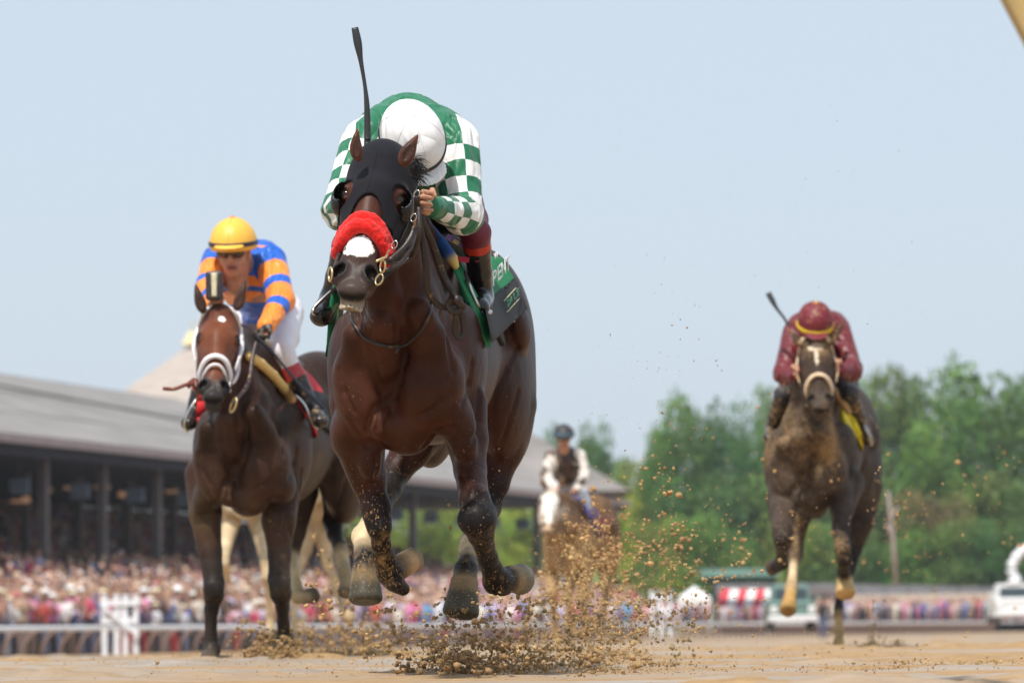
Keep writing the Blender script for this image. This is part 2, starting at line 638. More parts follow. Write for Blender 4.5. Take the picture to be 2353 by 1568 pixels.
def torso(B, F, P):
    """chest, barrel, quarters and neck base; P = palette of body colours"""
    b, dk, ch = P['body'], P['dark'], P['chest']
    def E(X, Y, d, rx, rz, ry, yaw=0, roll=0, pitch=0, k=0.05, col=b, mode='u'):
        B.ell(a_(X, Y, d), (S(rx, d), ry, S(rz, d)), Rzyx(yaw, pitch, roll), k, col, mode, F)
    yw = -7.5
    E(986, 818, 16.65, 152, 204, 0.72, yw, 0, 3, 0.06, b)             # rib cage
    E(1006, 790, 17.0, 142, 165, 0.65, yw, 0, 0, 0.06, b)             # loin and belly
    E(932, 830, 16.0, 150, 195, 0.36, yw, 0, 0, 0.06, ch)             # fore chest
    E(985, 640, 16.5, 55, 60, 0.40, yw, 0, 0, 0.12, b)               # withers
    E(815, 865, 15.86, 56, 150, 0.20, 18, 4, 0, 0.04, b)              # shoulder, image left
    E(1046, 850, 15.90, 60, 158, 0.24, -18, -5, 0, 0.04, b)           # shoulder, image right
    E(832, 900, 15.67, 66, 108, 0.13, 14, 8, 0, 0.055, ch)            # breast muscles
    E(985, 885, 15.66, 84, 106, 0.14, -12, -8, 0, 0.055, ch)
    E(872, 968, 15.62, 33, 46, 0.07, 0, 10, 0, 0.016, ch)             # fold between the breasts
    E(935, 980, 15.73, 66, 66, 0.13, 0, 0, 0, 0.05, ch)
    E(1032, 945, 15.72, 52, 62, 0.13, 0, 10, 0, 0.025, b)             # point of the shoulder
    E(800, 985, 15.78, 42, 62, 0.12, 0, -8, 0, 0.03, b)
    E(898, 850, 15.52, 8, 90, 0.030, 0, -3, 8, 0.07, ch, 's')       # groove down the breast
    # quarters
    E(1075, 762, 17.55, 146, 205, 0.46, yw, 0, 0, 0.08, b)
    E(1154, 866, 17.40, 74, 215, 0.36, yw, 2, 0, 0.06, b)             # thigh, image right
    E(992, 870, 17.5, 74, 205, 0.34, yw, -2, 0, 0.06, b)              # thigh, image left
    E(1190, 745, 17.2, 28, 60, 0.12, yw, 12, 0, 0.04, b)              # point of hip
    # base of the neck
    nk = [((912, 705, 15.62), 96), ((925, 800, 15.86), 126)]
    B.chain([(a_(*p), S(r, p[2]), b) for p, r in nk], 0.05, b, F)
    nk = [((960, 612, 16.05), 76), ((985, 650, 16.5), 70)]
    B.chain([(a_(*p), S(r, p[2]), b) for p, r in nk], 0.06, b, F)
    B.chain([(a_(*p), S(r, p[2]), ch) for p, r in [((874, 742, 15.44), 34), ((878, 830, 15.56), 40)]], 0.06, ch, F)    # windpipe ridge
    B.chain([(a_(965, 720, 15.45), S(32, 15.4), b), (a_(985, 780, 15.55), S(38, 15.5), b), (a_(1000, 830, 15.6), S(40, 15.6), b)], 0.05, b, F)
    B.chain([(a_(815, 770, 15.52), S(30, 15.2), b), (a_(815, 850, 15.64), S(40, 15.6), b)], 0.06, b, F)


def neck(B, F, hf, P):
    b, ch = P['body'], P['chest']
    h1, h0 = hf.p((0, .17, -.15)), hf.p((0, .12, -.01))
    n1, c1 = F.p(a_(912, 705, 15.62)), F.p(a_(960, 612, 16.05))
    r1, r2 = .080 * hf.k, S(96, 15.62) * F.k
    B.chain([(h1, r1, P['head']), (h1 * .5 + n1 * .5 + np.array([0, .03, .02]), (r1 + r2) * .5, b), (n1, r2, b)], .05, b)
    B.chain([(h0, .062 * hf.k, b), (h0 * .5 + c1 * .5 + np.array([0, 0, .03]), .078 * F.k, b), (c1, S(76, 16.05) * F.k, b)], .06, b)
    B.cone((h0 + h1) / 2, (n1 + c1) / 2, .085 * hf.k, .12 * F.k, .08, b)
    for s, x in ((-1, 868), (1, 905)):       # windpipe edges
        q = F.p(a_(x, 760, 15.50))
        t = h1 * .75 + q * .25 + np.array([s * .01, -.045, 0]) * F.k
        B.chain([(t, .026 * F.k, ch), (t * .4 + q * .6 + np.array([0, -.01, 0]), .030 * F.k, ch), (q, .030 * F.k, ch)], .035, ch)


CREASE = [
    ([(842, 1000), (846, 968), (862, 938), (892, 918)], 5), ([(892, 1006), (890, 975), (900, 945)], 4.5), ([(868, 985), (872, 950), (880, 925)], 3),
    ([(1040, 985), (1016, 988), (992, 1004), (975, 1025)], 6), ([(1034, 900), (1010, 930), (985, 948), (958, 956)], 5), ([(806, 965), (826, 996), (842, 1022)], 5),
    ([(850, 765), (852, 810), (862, 860), (878, 905)], 6), ([(928, 760), (930, 815), (920, 870), (905, 910)], 5), ([(1085, 830), (1078, 880), (1060, 925)], 4),
    ([(778, 850), (790, 900), (812, 945)], 4), ([(1012, 720), (1030, 780), (1042, 850)], 6), ([(1188, 800), (1165, 850), (1140, 900), (1128, 960)], 5), ([(1190, 900), (1172, 960), (1150, 1020)], 4),
    ([(1100, 900), (1096, 960), (1088, 1010)], 4), ([(862, 1050), (866, 1090), (870, 1130)], 3.5), ([(1056, 1050), (1062, 1090), (1072, 1130)], 3.5)]


def creases(B, F):
    out = []
    for pts, r in CREASE:
        q = []
        for X, Y in pts:
            far = X > 1105 and Y > 790
            p = F.p(a_(X, Y, 17.1 if far else 15.75)); v = p - CAM; t = v @ _f
            px, py = 1176 + FPX * (v @ _r) / t, 784 - FPX * (v @ _u) / t
            q.append(B.hit(px, py, p[1] - .45, p[1] + .9))
        out.append((q, r))
    for q, r in out:
        for a, b in zip(q[:-1], q[1:]):
            if np.linalg.norm(a - b) < .25 * F.k: B.cone(a + (0, -.002, 0), b + (0, -.002, 0), S(r, 15.7) * F.k * .8, S(r, 15.7) * F.k * .8, .022 * F.k, None, 's')


def head_frame(poll, muz, yaw=0.0, k=None):
    poll, muz = np.asarray(poll), np.asarray(muz)
    z = poll - muz; L = np.linalg.norm(z); z = z / L
    y = np.array([0, 1.0, 0]); y = y - (y @ z) * z; y /= np.linalg.norm(y)
    x = np.cross(y, z)
    c, s_ = math.cos(math.radians(yaw)), math.sin(math.radians(yaw))
    x2 = c * x + s_ * y; y2 = -s_ * x + c * y
    return Frame(poll, np.stack([x2, y2, z], 1), (L / 0.60) if k is None else k)


def horse_head(B, F, P):
    h, mz, fr = P['head'], P['muzzle'], P.get('front', P['head'])
    B.ell((0, .085, -.07), (.085, .10, .11), None, .03, h, F=F)                # brain case
    B.ell((0, .065, -.17), (.088, .085, .12), None, .03, fr, F=F)              # forehead
    for s in (-1, 1):
        B.ell((s * .072, .062, -.185), (.032, .05, .045), Rzyx(0, 0, s * -12), .02, h, F=F)   # brow
        B.ell((s * .058, .15, -.235), (.036, .105, .125), None, .03, h, F=F)     # cheek
        B.cone((s * .05, .22, -.20), (s * .022, .10, -.50), .036, .026, .03, h, F=F)   # jaw bone
        B.cone((s * .060, .045, -.25), (s * .036, .028, -.42), .020, .012, .02, h, F=F)  # facial crest
        B.cone((s * .022, .01, -.40), (s * .046, .006, -.50), .016, .020, .02, mz, F=F)
    B.cone((0, .045, -.2), (0, .030, -.46), .066, .046, .03, fr, F=F, flat=((0, 1, 0), .85))
    B.cone((0, .012, -.22), (0, .004, -.45), .030, .022, .03, fr, F=F)            # nasal bone
    B.ell((0, .035, -.515), (.062, .054, .060), None, .025, mz, F=F)               # muzzle
    for s in (-1, 1):
        B.ell((s * .046, .002, -.512), (.030, .032, .042), Rzyx(0, 0, s * 18), .012, mz, F=F)  # nostril wing
    B.ell((0, .012, -.566), (.046, .036, .030), None, .018, mz, F=F)               # upper lip
    B.ell((0, .050, -.580), (.038, .034, .026), None, .012, P.get('chin', mz), F=F)  # lower lip
    B.ell((0, .085, -.555), (.030, .03, .03), None, .02, mz, F=F)                  # chin
    for s in (-1, 1):
        B.ell((s * .052, -.026, -.512), (.0165, .036, .027), Rzyx(0, 0, s * 24), .010, (.004, .003, .003), 's', F=F)  # nostril
        B.ell((s * .094, .036, -.195), (.014, .022, .016), None, .010, (.010, .007, .006), 's', F=F)                # eye socket
        B.cone((s * .086, .016, -.176), (s * .093, .062, -.170), .0085, .008, .008, h, F=F)   # upper lid
        B.cone((s * .086, .020, -.213), (s * .091, .060, -.214), .0065, .006, .008, h, F=F)
    B.cone((-.036, .006, -.590), (.036, .006, -.590), .006, .006, .006, (.01, .008, .008), 's', F=F)  # mouth line


def ear(B, base, mid, tip, r, col, inner=(.05, .025, .018), front=(0, -1, 0), k=0.012):
    base, mid, tip = map(np.asarray, (base, mid, tip)); f = np.asarray(front, float)
    fl = ((0, 1, 0), 1.4)
    bend = (mid - (base + tip) / 2) * .6
    n = 7; P = [base + (tip - base) * (i / n) + bend * 4 * (i / n) * (1 - i / n) for i in range(n + 1)]
    R = [r * q for q in (.62, .86, .92, .84, .68, .48, .27, .05)]
    for i in range(n): B.cone(P[i], P[i + 1], R[i], R[i + 1], k if i == 0 else .004, col, flat=fl)
    q = f * r * .85
    for i in range(1, n - 1): B.cone(P[i] + q, P[i + 1] + q, R[i] * .55, R[i + 1] * .55, .003, inner, 's')


def limb(B, pts, k=0.02):
    """pts (X, Y, d, r_px, col)"""
    B.chain([(W(p[0], p[1], p[2]), S(p[3], p[2]), p[4]) for p in pts], k, pts[0][4])


def hoof(B, a, b, ra, rb, col, rim=None):
    pa, pb = W(*a), W(*b)
    B.hoof(pa, pb, S(ra, a[2]), S(rb, b[2]), 0.006, col, min(.026, S(ra, a[2]) * .5))
    if rim: B.hoof(pa - (pb - pa) * .06, pa * .74 + pb * .26, S(ra * 1.04, a[2]), S(ra * 1.09, a[2]), .005, rim, .006)


def horse(name, label, F, P, head, ears, legs, vox, split, mat, group, mudf, extra=None, colf=None, eyes=True):
    B = Body()
    torso(B, F, P)
    hf = head_frame(*head)
    horse_head(B, hf, P)
    neck(B, F, hf, P)
    B.plain = Body(); B.plain.pr = list(B.pr)
    for e in ears:
        ear(B, W(*e[0]), W(*e[1]), W(*e[2]), S(e[3], e[0][2]), e[4], k=0.02)
    for l in legs:
        limb(B, l)
    if extra: extra(B, F, hf)
    if vox < .012: creases(B, F)
    def disp(V):
        return V
    def at(V): return {'mud': mudf(V)}
    o = sdf_obj(name, B, vox, mat, split=split, attrs=at, colf=colf)
    tag(o, label, 'horse', group)
    if eyes:
        for s in (-1, 1):
            c = hf.p((s * .0815, .034, -.195))
            mb = MB(); n = 10
            V = []; Fc = []
            for i in range(n + 1):
                for j in range(16):
                    th = math.pi * i / n; ph = 2 * math.pi * j / 16
                    V.append(c + .0215 * hf.k * np.array([math.sin(th) * math.cos(ph), math.sin(th) * math.sin(ph), math.cos(th)]))
            for i in range(n):
                for j in range(16):
                    Fc.append((i * 16 + j, i * 16 + (j + 1) % 16, (i + 1) * 16 + (j + 1) % 16, (i + 1) * 16 + j))
            mb.add(V, Fc, (.012, .006, .004))
            e = mb.build('eye', MATS['eye'], None, True); e.parent = o
    return o, B, hf


MATS = {}
MATS['coat'] = mat_coat('horse_coat', 0.36)
MATS['coat_dull'] = mat_coat('horse_coat_muddy', 0.52)
MATS['eye'] = mat_flat('horse_eye', (.012, .006, .004), .06, .05, 20, 0.0)
MATS['hoof'] = mat_attr('hoof_horn', .55, 60, .4, .3, mud=.45)

# ---- horse A: the bay winner
BAY = (.105, .030, .016); BAYD = (.040, .013, .008); BLK = (.012, .010, .010)
PA = dict(body=(.046, .0155, .0085), dark=BAYD, chest=(.058, .0190, .0100), head=(.056, .020, .0125), muzzle=(.050, .035, .030), chin=(.08, .06, .05))
FA = Frame(CA)
CREAM = (.62, .47, .28)
legsA = [
    # near fore, image left
    [(818, 930, 15.9, 62, PA['body']), (832, 1030, 15.86, 50, PA['body']), (846, 1100, 15.84, 40, BAYD), (861, 1164, 15.82, 31, BLK), (872, 1212, 15.8, 23, BLK),
     (875, 1248, 15.84, 20, BLK), (880, 1276, 15.9, 24, BLK), (896, 1314, 15.95, 29, BLK), (902, 1330, 15.98, 26, BLK)],
    [(896, 1316, 15.98, 24, BLK), (916, 1303, 16.02, 26, (.66, .42, .22)), (934, 1292, 16.05, 29, (.66, .42, .22))],
    # off fore, image right
    [(1060, 930, 15.92, 60, PA['body']), (1072, 1010, 15.86, 48, PA['body']), (1080, 1080, 15.78, 36, BAYD), (1090, 1150, 15.62, 35, BLK), (1098, 1196, 15.56, 39, BLK), (1104, 1225, 15.6, 29, BLK),
     (1120, 1280, 15.72, 22, BLK), (1140, 1332, 15.84, 29, BLK), (1152, 1340, 15.88, 28, BLK)],
    [(1142, 1336, 15.84, 28, BLK), (1172, 1328, 15.92, 29, (.28, .19, .10))],
    # hind, image right: thigh, gaskin, hock behind the knee, cannon forward to the hoof
    [(1160, 930, 17.4, 72, PA['body']), (1150, 1030, 17.35, 52, BAYD), (1135, 1110, 17.3, 34, BLK), (1120, 1165, 17.28, 30, BLK), (1098, 1205, 17.1, 27, BLK),
     (1084, 1244, 16.8, 26, CREAM), (1079, 1262, 16.6, 23, CREAM), (1076, 1282, 16.5, 22, BLK), (1070, 1308, 16.42, 25, BLK), (1067, 1332, 16.38, 30, BLK)],
    # hind, image left
    [(990, 940, 17.4, 66, PA['body']), (945, 1030, 17.3, 46, BAYD), (908, 1085, 17.25, 33, BLK), (893, 1125, 17.15, 27, BLK), (858, 1190, 16.9, 24, CREAM), (836, 1232, 16.6, 27, CREAM),
     (838, 1262, 16.5, 23, BLK), (840, 1290, 16.42, 26, BLK), (839, 1312, 16.38, 31, BLK)],
]


def mudA(V):
    z = V[:, 2] - .24
    m = .12 + .36 * np.clip((.70 - z) / .5, 0, 1) + .14 * vnoise(V, 5, 3, 2)
    return np.clip(m, 0, 1)


def extraA(B, F, hf):
    teeth(B, hf)
    hoof(B, (839, 1318, 16.38), (840, 1384, 16.35), 31, 42, (.075, .070, .052), (.46, .32, .17))
    hoof(B, (1067, 1334, 16.38), (1057, 1416, 16.35), 31, 45, (.075, .070, .052), (.46, .32, .17))
    hoof(B, (1172, 1328, 15.92), (1203, 1330, 16.0), 29, 38, (.15, .14, .105), (.46, .32, .17))
    hoof(B, (940, 1289, 16.06), (955, 1280, 16.09), 28, 31, (.16, .15, .12))
    # ergot and fold under the near fetlock
    B.cone(W(906, 1338, 15.94), W(926, 1352, 15.98), S(22, 15.9), S(16, 15.9), .01, (.03, .026, .024))
    # knee bones and tendons
    B.ell(W(1086, 1190, 15.53), (S(32, 15.5), .03, S(30, 15.5)), None, .04, BLK)
    B.ell(W(1112, 1184, 15.58), (S(24, 15.5), .03, S(32, 15.5)), None, .035, BLK)
    B.ell(W(868, 1180, 15.80), (S(27, 15.7), .03, S(44, 15.7)), None, .04, BLK)
    # forearm muscle heads
    B.ell(W(1062, 1000, 15.72), (S(34, 15.7), .06, S(60, 15.7)), Rzyx(0, 0, 8), .045, PA['body'])
    B.ell(W(846, 1040, 15.74), (S(30, 15.7), .05, S(62, 15.7)), Rzyx(0, 0, 6), .05, PA['body'])
    B.ell(W(806, 1030, 15.8), (S(26, 15.7), .06, S(66, 15.7)), Rzyx(0, 0, 8), .05, PA['body'])
    B.chain([(W(*p), S(2.6, 15.7)) for p in [(1042, 1040, 15.72), (1052, 1000, 15.66), (1040, 960, 15.63)]], .012, PA['body'])


def blaze(hf, cx, z0, z1, hw, seed, wcol=(.75, .73, .70), ragged=.012):
    def f(V, c):
        q = (V - hf.o) @ hf.R / hf.k
        n = vnoise(V, 45, seed, 3) * ragged
        zc, zh = (z0 + z1) / 2, abs(z1 - z0) / 2
        m = (((q[:, 0] - cx) / hw) ** 2 + ((q[:, 2] - zc) / zh) ** 2 + n / hw * 1.6 < 1) & (q[:, 1] < .06)
        c = c.copy(); c[m] = wcol
        return c
    return f


def teeth(B, hf):
    for i, x in enumerate((-.030, -.018, -.006, .006, .018, .030)):
        B.cone((x, .030 + abs(x) * .5, -.598), (x, .026 + abs(x) * .5, -.610), .0044, .0050, .002, (.42, .35, .25), F=hf)
    B.cone((-.028, .046, -.603), (.028, .046, -.603), .007, .007, .01, (.20, .15, .13), F=hf)



headA = (W(880, 326, 15.28), W(805, 686, 14.92), -6)
earsA = [((822, 362, 15.12), (814, 332, 15.12), (823, 290, 15.12), 16, (.13, .042, .022)),
         ((928, 372, 15.10), (938, 345, 15.10), (963, 305, 15.12), 20, (.13, .042, .022))]
oA, BA, hfA = horse('horse', 'bay horse in black hood and red noseband leading, all four feet off the ground', FA, PA, headA, earsA, legsA, .0055,
                    (15.95, .012), MATS['coat'], 'racehorses', mudA, extraA, colf=blaze(head_frame(*headA), -.004, -.385, -.462, .046, 3))
print('horse A', round(time.time() - T0, 1), len(oA.data.vertices))
# ------------------------------------------------------------------ jockeys
SKIN = (.50, .25, .155)


def head_face(B, F, sk=SKIN):
    """human head; local -y is the face, z the crown; metres"""
    B.ell((0, .012, .035), (.074, .095, .098), None, .01, sk, F=F)
    B.ell((0, -.030, -.055), (.054, .060, .062), None, .03, sk, F=F)
    B.ell((0, -.050, -.103), (.026, .026, .020), None, .015, sk, F=F)        # chin
    for s in (-1, 1):
        B.ell((s * .044, -.045, -.035), (.022, .028, .024), None, .015, sk, F=F)   # cheek
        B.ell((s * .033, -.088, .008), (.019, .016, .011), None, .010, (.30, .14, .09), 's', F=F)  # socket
        B.ell((s * .033, -.073, .006), (.012, .012, .010), None, .004, (.55, .5, .45), F=F)
        B.cone((s * .014, -.088, .030), (s * .052, -.072, .028), .007, .005, .008, (.10, .05, .03), F=F)  # brow
        B.ell((s * .077, .012, -.010), (.009, .020, .031), Rzyx(0, 0, s * -6), .005, sk, F=F)       # ear
        B.cone((s * .012, -.093, -.037), (s * .004, -.103, -.032), .008, .009, .006, sk, F=F)      # nose wings
    B.cone((0, -.088, .012), (0, -.112, -.030), .008, .0115, .010, sk, F=F)      # nose
    B.cone((-.019, -.083, -.064), (.019, -.083, -.064), .0055, .0055, .004, (.42, .14, .11), F=F)
    B.cone((-.016, -.082, -.074), (.016, -.082, -.074), .007, .007, .004, (.42, .14, .11), F=F)
    B.cone((-.021, -.092, -.0695), (.021, -.092, -.0695), .0018, .0018, .003, (.12, .04, .03), 's', F=F)
    B.cone((0, .02, -.05), (0, .055, -.16), .056, .062, .03, sk, F=F)           # neck


def frame_from(o, crown, face, k=1.0):
    z = np.asarray(crown, float); z /= np.linalg.norm(z)
    y = -np.asarray(face, float); y = y - (y @ z) * z; y /= np.linalg.norm(y)
    return Frame(o, np.stack([np.cross(y, z), y, z], 1), k)


def fist(B, wrist, hand, side, col, k=1.0, grip=(0, 0, 1)):
    """palm, four unequal curled fingers and a thumb closed on a grip axis"""
    w, h = np.asarray(wrist), np.asarray(hand)
    d = (h - w) / (np.linalg.norm(h - w) + 1e-9)
    g = np.asarray(grip, float); g = g - (g @ d) * d; g /= np.linalg.norm(g)
    n = np.cross(d, g) * side
    F = Frame(w, np.stack([g, n, d], 1), k)          # x along knuckles, y palm side, z forward
    B.cone((0, 0, -.02), (0, 0, .02), .026, .026, .01, col, F=F)
    B.box((0, 0, .048), (.041, .015, .034), None, .013, .012, col, F=F)
    for i, (x, L) in enumerate(((.033, .9), (.012, 1.0), (-.010, .95), (-.030, .78))):
        r = .0092 - .0006 * i
        B.cone((x, -.002, .076), (x, .018, .098 * L + .006), r, r, .003, col, F=F)
        B.cone((x, .018, .098 * L + .006), (x, .040, .080 * L), r, r * .95, .003, col, F=F)
        B.cone((x, .040, .080 * L), (x, .036, .060), r * .95, r * .85, .003, col, F=F)
    B.cone((.040, .008, .022), (.047, .030, .050), .0125, .011, .008, col, F=F)
    B.cone((.047, .030, .050), (.024, .048, .062), .0105, .009, .004, col, F=F)
    return F


def arm_param(V, pts, rs):
    """u = length along the sleeve (m), v = turn round it, d = distance to its surface"""
    best = np.full(len(V), 9.0); U = np.zeros(len(V)); A = np.zeros(len(V)); L0 = 0
    for i in range(len(pts) - 1):
        a, b = pts[i], pts[i + 1]; ab = b - a; L = np.linalg.norm(ab); t = ab / L
        h = np.clip(((V - a) @ t) / L, 0, 1)
        q = V - a - h[:, None] * ab
        d = np.linalg.norm(q, axis=1) - (rs[i] + (rs[i + 1] - rs[i]) * h)
        f = np.array([0, -1.0, 0]); f = f - (f @ t) * t; f /= np.linalg.norm(f)
        g = np.cross(t, f)
        m = d < best
        best[m] = d[m]; U[m] = (L0 + h * L)[m]; A[m] = np.arctan2(q @ g, q @ f)[m]
        L0 += L
    return U, A, best


def person(name, label, J, mats, vox, group='jockeys'):
    """J: landmarks (X, Y, d). Body one mesh; jacket, breeches, boots, helmet, goggles, gloves its children"""
    P = {k_: (W(*v) if isinstance(v, tuple) and len(v) == 3 and not isinstance(v[0], tuple) else v) for k_, v in J.items() if k_ in
         ('chest', 'back', 'belly', 'pelvis', 'neck', 'sL', 'sR', 'eL', 'eR', 'wL', 'wR', 'hL', 'hR', 'pL', 'pR', 'kL', 'kR', 'aL', 'aR', 'tL', 'tR')}
    k = J.get('k', 1.0)
    HF = frame_from(W(*J['head']), J['crown'], J['face'], k * J.get('hk', 1.0))
    sleeve = J.get('sleeve', (.068, .054, .030))
    thigh = J.get('thigh', (.098, .068, .058)); calf = J.get('calf', (.058, .045, .036))
    B = Body()
    head_face(B, HF)
    B.cone(HF.p((0, .03, -.08)), P['neck'], .058 * k, .062 * k, .03, SKIN)
    B.ell(P['chest'], np.array((.15, .12, .12)) * k, None, .05, SKIN)
    B.ell(P['pelvis'], np.array((.145, .13, .13)) * k, None, .05, SKIN)
    B.cone(P['neck'], P['chest'], .06 * k, .12 * k, .04, SKIN)
    B.cone(P['chest'], P['belly'], .11 * k, .09 * k, .05, SKIN)
    B.cone(P['belly'], P['pelvis'], .09 * k, .11 * k, .05, SKIN)
    for s in 'LR':
        B.chain([(P['s' + s], .056 * k), (P['e' + s], .040 * k), (P['w' + s], .026 * k)], .02, SKIN)
        g = J.get('grip' + s, (1, .2, 0.2))
        fist(B, P['w' + s], P['h' + s], J.get('side' + s, 1), SKIN, k * J.get('hand', 1.0), g)
        B.chain([(P['p' + s], (thigh[0] - .014) * k), (P['k' + s], (thigh[2] - .012) * k), (P['a' + s], (calf[2] - .006) * k)], .03, SKIN)
        B.cone(P['a' + s], P['a' + s] * .45 + P['t' + s] * .55, .028 * k, .022 * k, .02, SKIN)
    root = sdf_obj(name, B, vox, mats['skin'])
    tag(root, label, 'jockey', group)
    kids = []
    # jacket
    K = Body()
    for e in J['torso']:
        K.ell(W(e[0], e[1], e[2]), (S(e[3], e[2]), e[5], S(e[4], e[2])), Rzyx(*(e[6:9] if len(e) > 6 else (0, 0, 0))), .06, mats['jc'])
    for s in 'LR':
        m = P.get('m' + s)
        K.chain([(P['s' + s], sleeve[0] * k), (P['e' + s], sleeve[1] * k), (P['w' + s], sleeve[2] * k)], .03, mats['jc'])
        d = (P['w' + s] - P['e' + s]); d = d / np.linalg.norm(d)
        K.cone(P['w' + s] - d * .02, P['w' + s] + d * .012, (sleeve[2] + .004) * k, (sleeve[2] + .001) * k, .008, mats['jc'])
    arms = {s: [P['s' + s], P['e' + s], P['w' + s]] for s in 'LR'}

    def disp(V):
        w = vnoise(V * np.array([1, .6, .55]) + .15 * np.sin(V[:, [2, 0, 1]] * 9), 11, 5, 3)
        n = np.abs(w)
        c = P['chest'] * .5 + P['belly'] * .5
        out = V - c; out /= np.linalg.norm(out, axis=1)[:, None] + 1e-6
        return V + out * ((.35 - n)[:, None] * J.get('fold', .014))

    def at(V):
        u = np.zeros(len(V)); v = np.zeros(len(V)); z = np.zeros(len(V)); best = np.full(len(V), .02)
        for s in 'LR':
            U, A, d = arm_param(V, arms[s], [sleeve[0] * k, sleeve[1] * k, sleeve[2] * k])
            d = d - np.where(U < .09, .0, .02)
            m = d < best
            u[m] = U[m]; v[m] = A[m]; z[m] = 1; best[m] = d[m]
        return {'pu': u, 'pv': v, 'zone': z, 'hz': V[:, 2], 'hx': V[:, 0] - P['chest'][0]}
    jk = sdf_obj('jacket', K, vox, mats['jacket'], attrs=at, disp=disp)
    kids.append(jk)
    # breeches
    G = Body()
    G.ell(P['pelvis'], np.array(J.get('seat', (.16, .15, .15))) * k, None, .05, (.7, .7, .7))
    G.cone(P['belly'], P['pelvis'], .10 * k, .125 * k, .05)
    for s in 'LR':
        mid = J.get('cuff' + s)
        G.chain([(P['p' + s], thigh[0] * k), (P['p' + s] * .35 + P['k' + s] * .65, thigh[1] * k), (P['k' + s], thigh[2] * k)], .04)
        G.cone(P['k' + s], P['k' + s] * .72 + P['a' + s] * .28, thigh[2] * k, calf[0] * k * .94, .03)
    kids.append(sdf_obj('breeches', G, vox, mats['breeches'], disp=lambda V: V + (np.abs(vnoise(V, 13, 9, 2)) - .3)[:, None] * .005 * np.sign(V - P['pelvis'])))
    # boots
    for s in 'LR':
        G = Body(); kn = P['k' + s]; an = P['a' + s]; to = P['t' + s]
        f = J.get('boot_from', .16)
        top = kn * (1 - f) + an * f
        c0, c1 = mats.get('boot_top', (.012, .012, .013)), mats.get('boot_col', (.012, .012, .013))
        b2 = kn * (1 - f - .17) + an * (f + .17)
        G.cone(top, b2, calf[0] * k * 1.03, calf[0] * k, .004, c0)
        G.chain([(b2, calf[0] * k * .99), (b2 * .5 + an * .5, calf[1] * k), (an, calf[2] * k)], .01, c1)
        hd = an + (an - kn) / np.linalg.norm(an - kn) * .045 * k
        heel = an * .8 + hd * .2 - (to - an) / np.linalg.norm(to - an) * .03 * k
        G.cone(heel + (hd - an) * .8, an * .45 + to * .55, .033 * k, .036 * k, .02, c1)
        G.cone(an, to, .040 * k, .036 * k, .02, c1)
        G.ell(to, np.array((.042, .050, .034)) * k, None, .02, c1)
        dk = (an - kn) / np.linalg.norm(an - kn); Lk = np.linalg.norm(an - kn)

        def bootcol(V, c, kn=kn, dk=dk, Lk=Lk):
            m = ((V - kn) @ dk) / Lk < f + .17
            return np.where(m[:, None], np.array(c0, np.float32), np.array(c1, np.float32))
        kids.append(sdf_obj('boot', G, vox, mats['boot'], colf=bootcol))
    # helmet
    H = Body(); hs = J.get('helm', (.116, .150, .128))
    hc = mats['helmet_col']
    H.ell((0, .0, .040), hs, None, .01, hc, F=HF)
    cz = J.get('cut', 0.0)
    H.box((0, .0, -.11 + cz), (.3, .3, .085), Rzyx(0, J.get('brimtilt', 6), 0), .002, .012, hc, 's', F=HF)
    H.ell((0, -.140 * hs[1] / .15, .000 + cz), (.078, J.get('visor', .072), .009), Rzyx(0, 12, 0), .008, hc, F=HF)
    if J.get('button', True): H.ell((0, 0, .041 + hs[2]), (.013, .013, .008), None, .003, mats.get('button', hc), F=HF)
    hm = sdf_obj('helmet', H, min(vox, .006), mats['helmet'], tau=.004)
    kids.append(hm)
    mb = MB()
    for i in range(6):
        ph = math.pi * (i + .5) / 3
        pts = []
        for th in np.linspace(.12, 1.52, 12):
            pts.append(HF.p((math.sin(th) * math.cos(ph) * (hs[0] + .0006), math.sin(th) * math.sin(ph) * (hs[1] + .0006), .040 + math.cos(th) * (hs[2] + .0006))))
        mb.tube(pts, .0013 * k, 5, tuple(c * .8 for c in hc))
    sm = mb.build('seam', mats['helmet'], None, True); sm.parent = hm
    R2 = Body(); R2.box((0, 0, .010 + cz + J.get('bandz', .0)), (.3, .3, J.get('bandw', .011)), Rzyx(0, J.get('brimtilt', 6), 0), .001, .001, mats.get('band', (.01, .01, .012)), F=HF)
    H2 = Body(); H2.ell((0, .0, .040), hs, None, .01, hc, F=HF)
    lo, hi = H2.bounds(.02); ax = axes(lo, hi, .004)
    D = np.maximum(np.maximum(H2.grid(ax) - .006, R2.grid(ax)), -(H2.grid(ax) + .012))
    V, Fc = surface(D, ax)
    bd = mesh_np('helmet_band', V, Fc, mats['band_mat'], None, True, None, np.tile(np.array(mats.get('band', (.01, .01, .012)), np.float32), (len(V), 1)))
    bd.parent = hm
    if J.get('goggles'):
        G = Body()
        for s in (-1, 1):
            G.ell((s * .036, -.100, .006), (.038, .020, .027), Rzyx(s * 16, 0, 0), .006, (.25, .2, .12), F=HF)
        gg = sdf_obj('goggles', G, .004, MATS['lens']); kids.append(gg)
        mb = MB()
        pts = [HF.p((.088 * math.sin(t), -.105 * math.cos(t) + .0, .008 + .01 * abs(math.sin(t)))) for t in np.linspace(.75, 2 * math.pi - .75, 22)]
        mb.tube(pts, .011 * k, 6, (.02, .02, .022), flat=.25)
        st = mb.build('goggle_strap', MATS['leather'], None, True); kids.append(st)
    for s in J.get('gloves', ''):
        G = Body(); fist(G, P['w' + s], P['h' + s], J.get('side' + s, 1), (.015, .015, .017), k * J.get('hand', 1.0) * 1.09, J.get('grip' + s, (1, .2, .2)))
        kids.append(sdf_obj('glove', G, min(vox, .005), mats.get('glove', MATS['leather'])))
    for q in kids: q.parent = root
    return root, P, HF


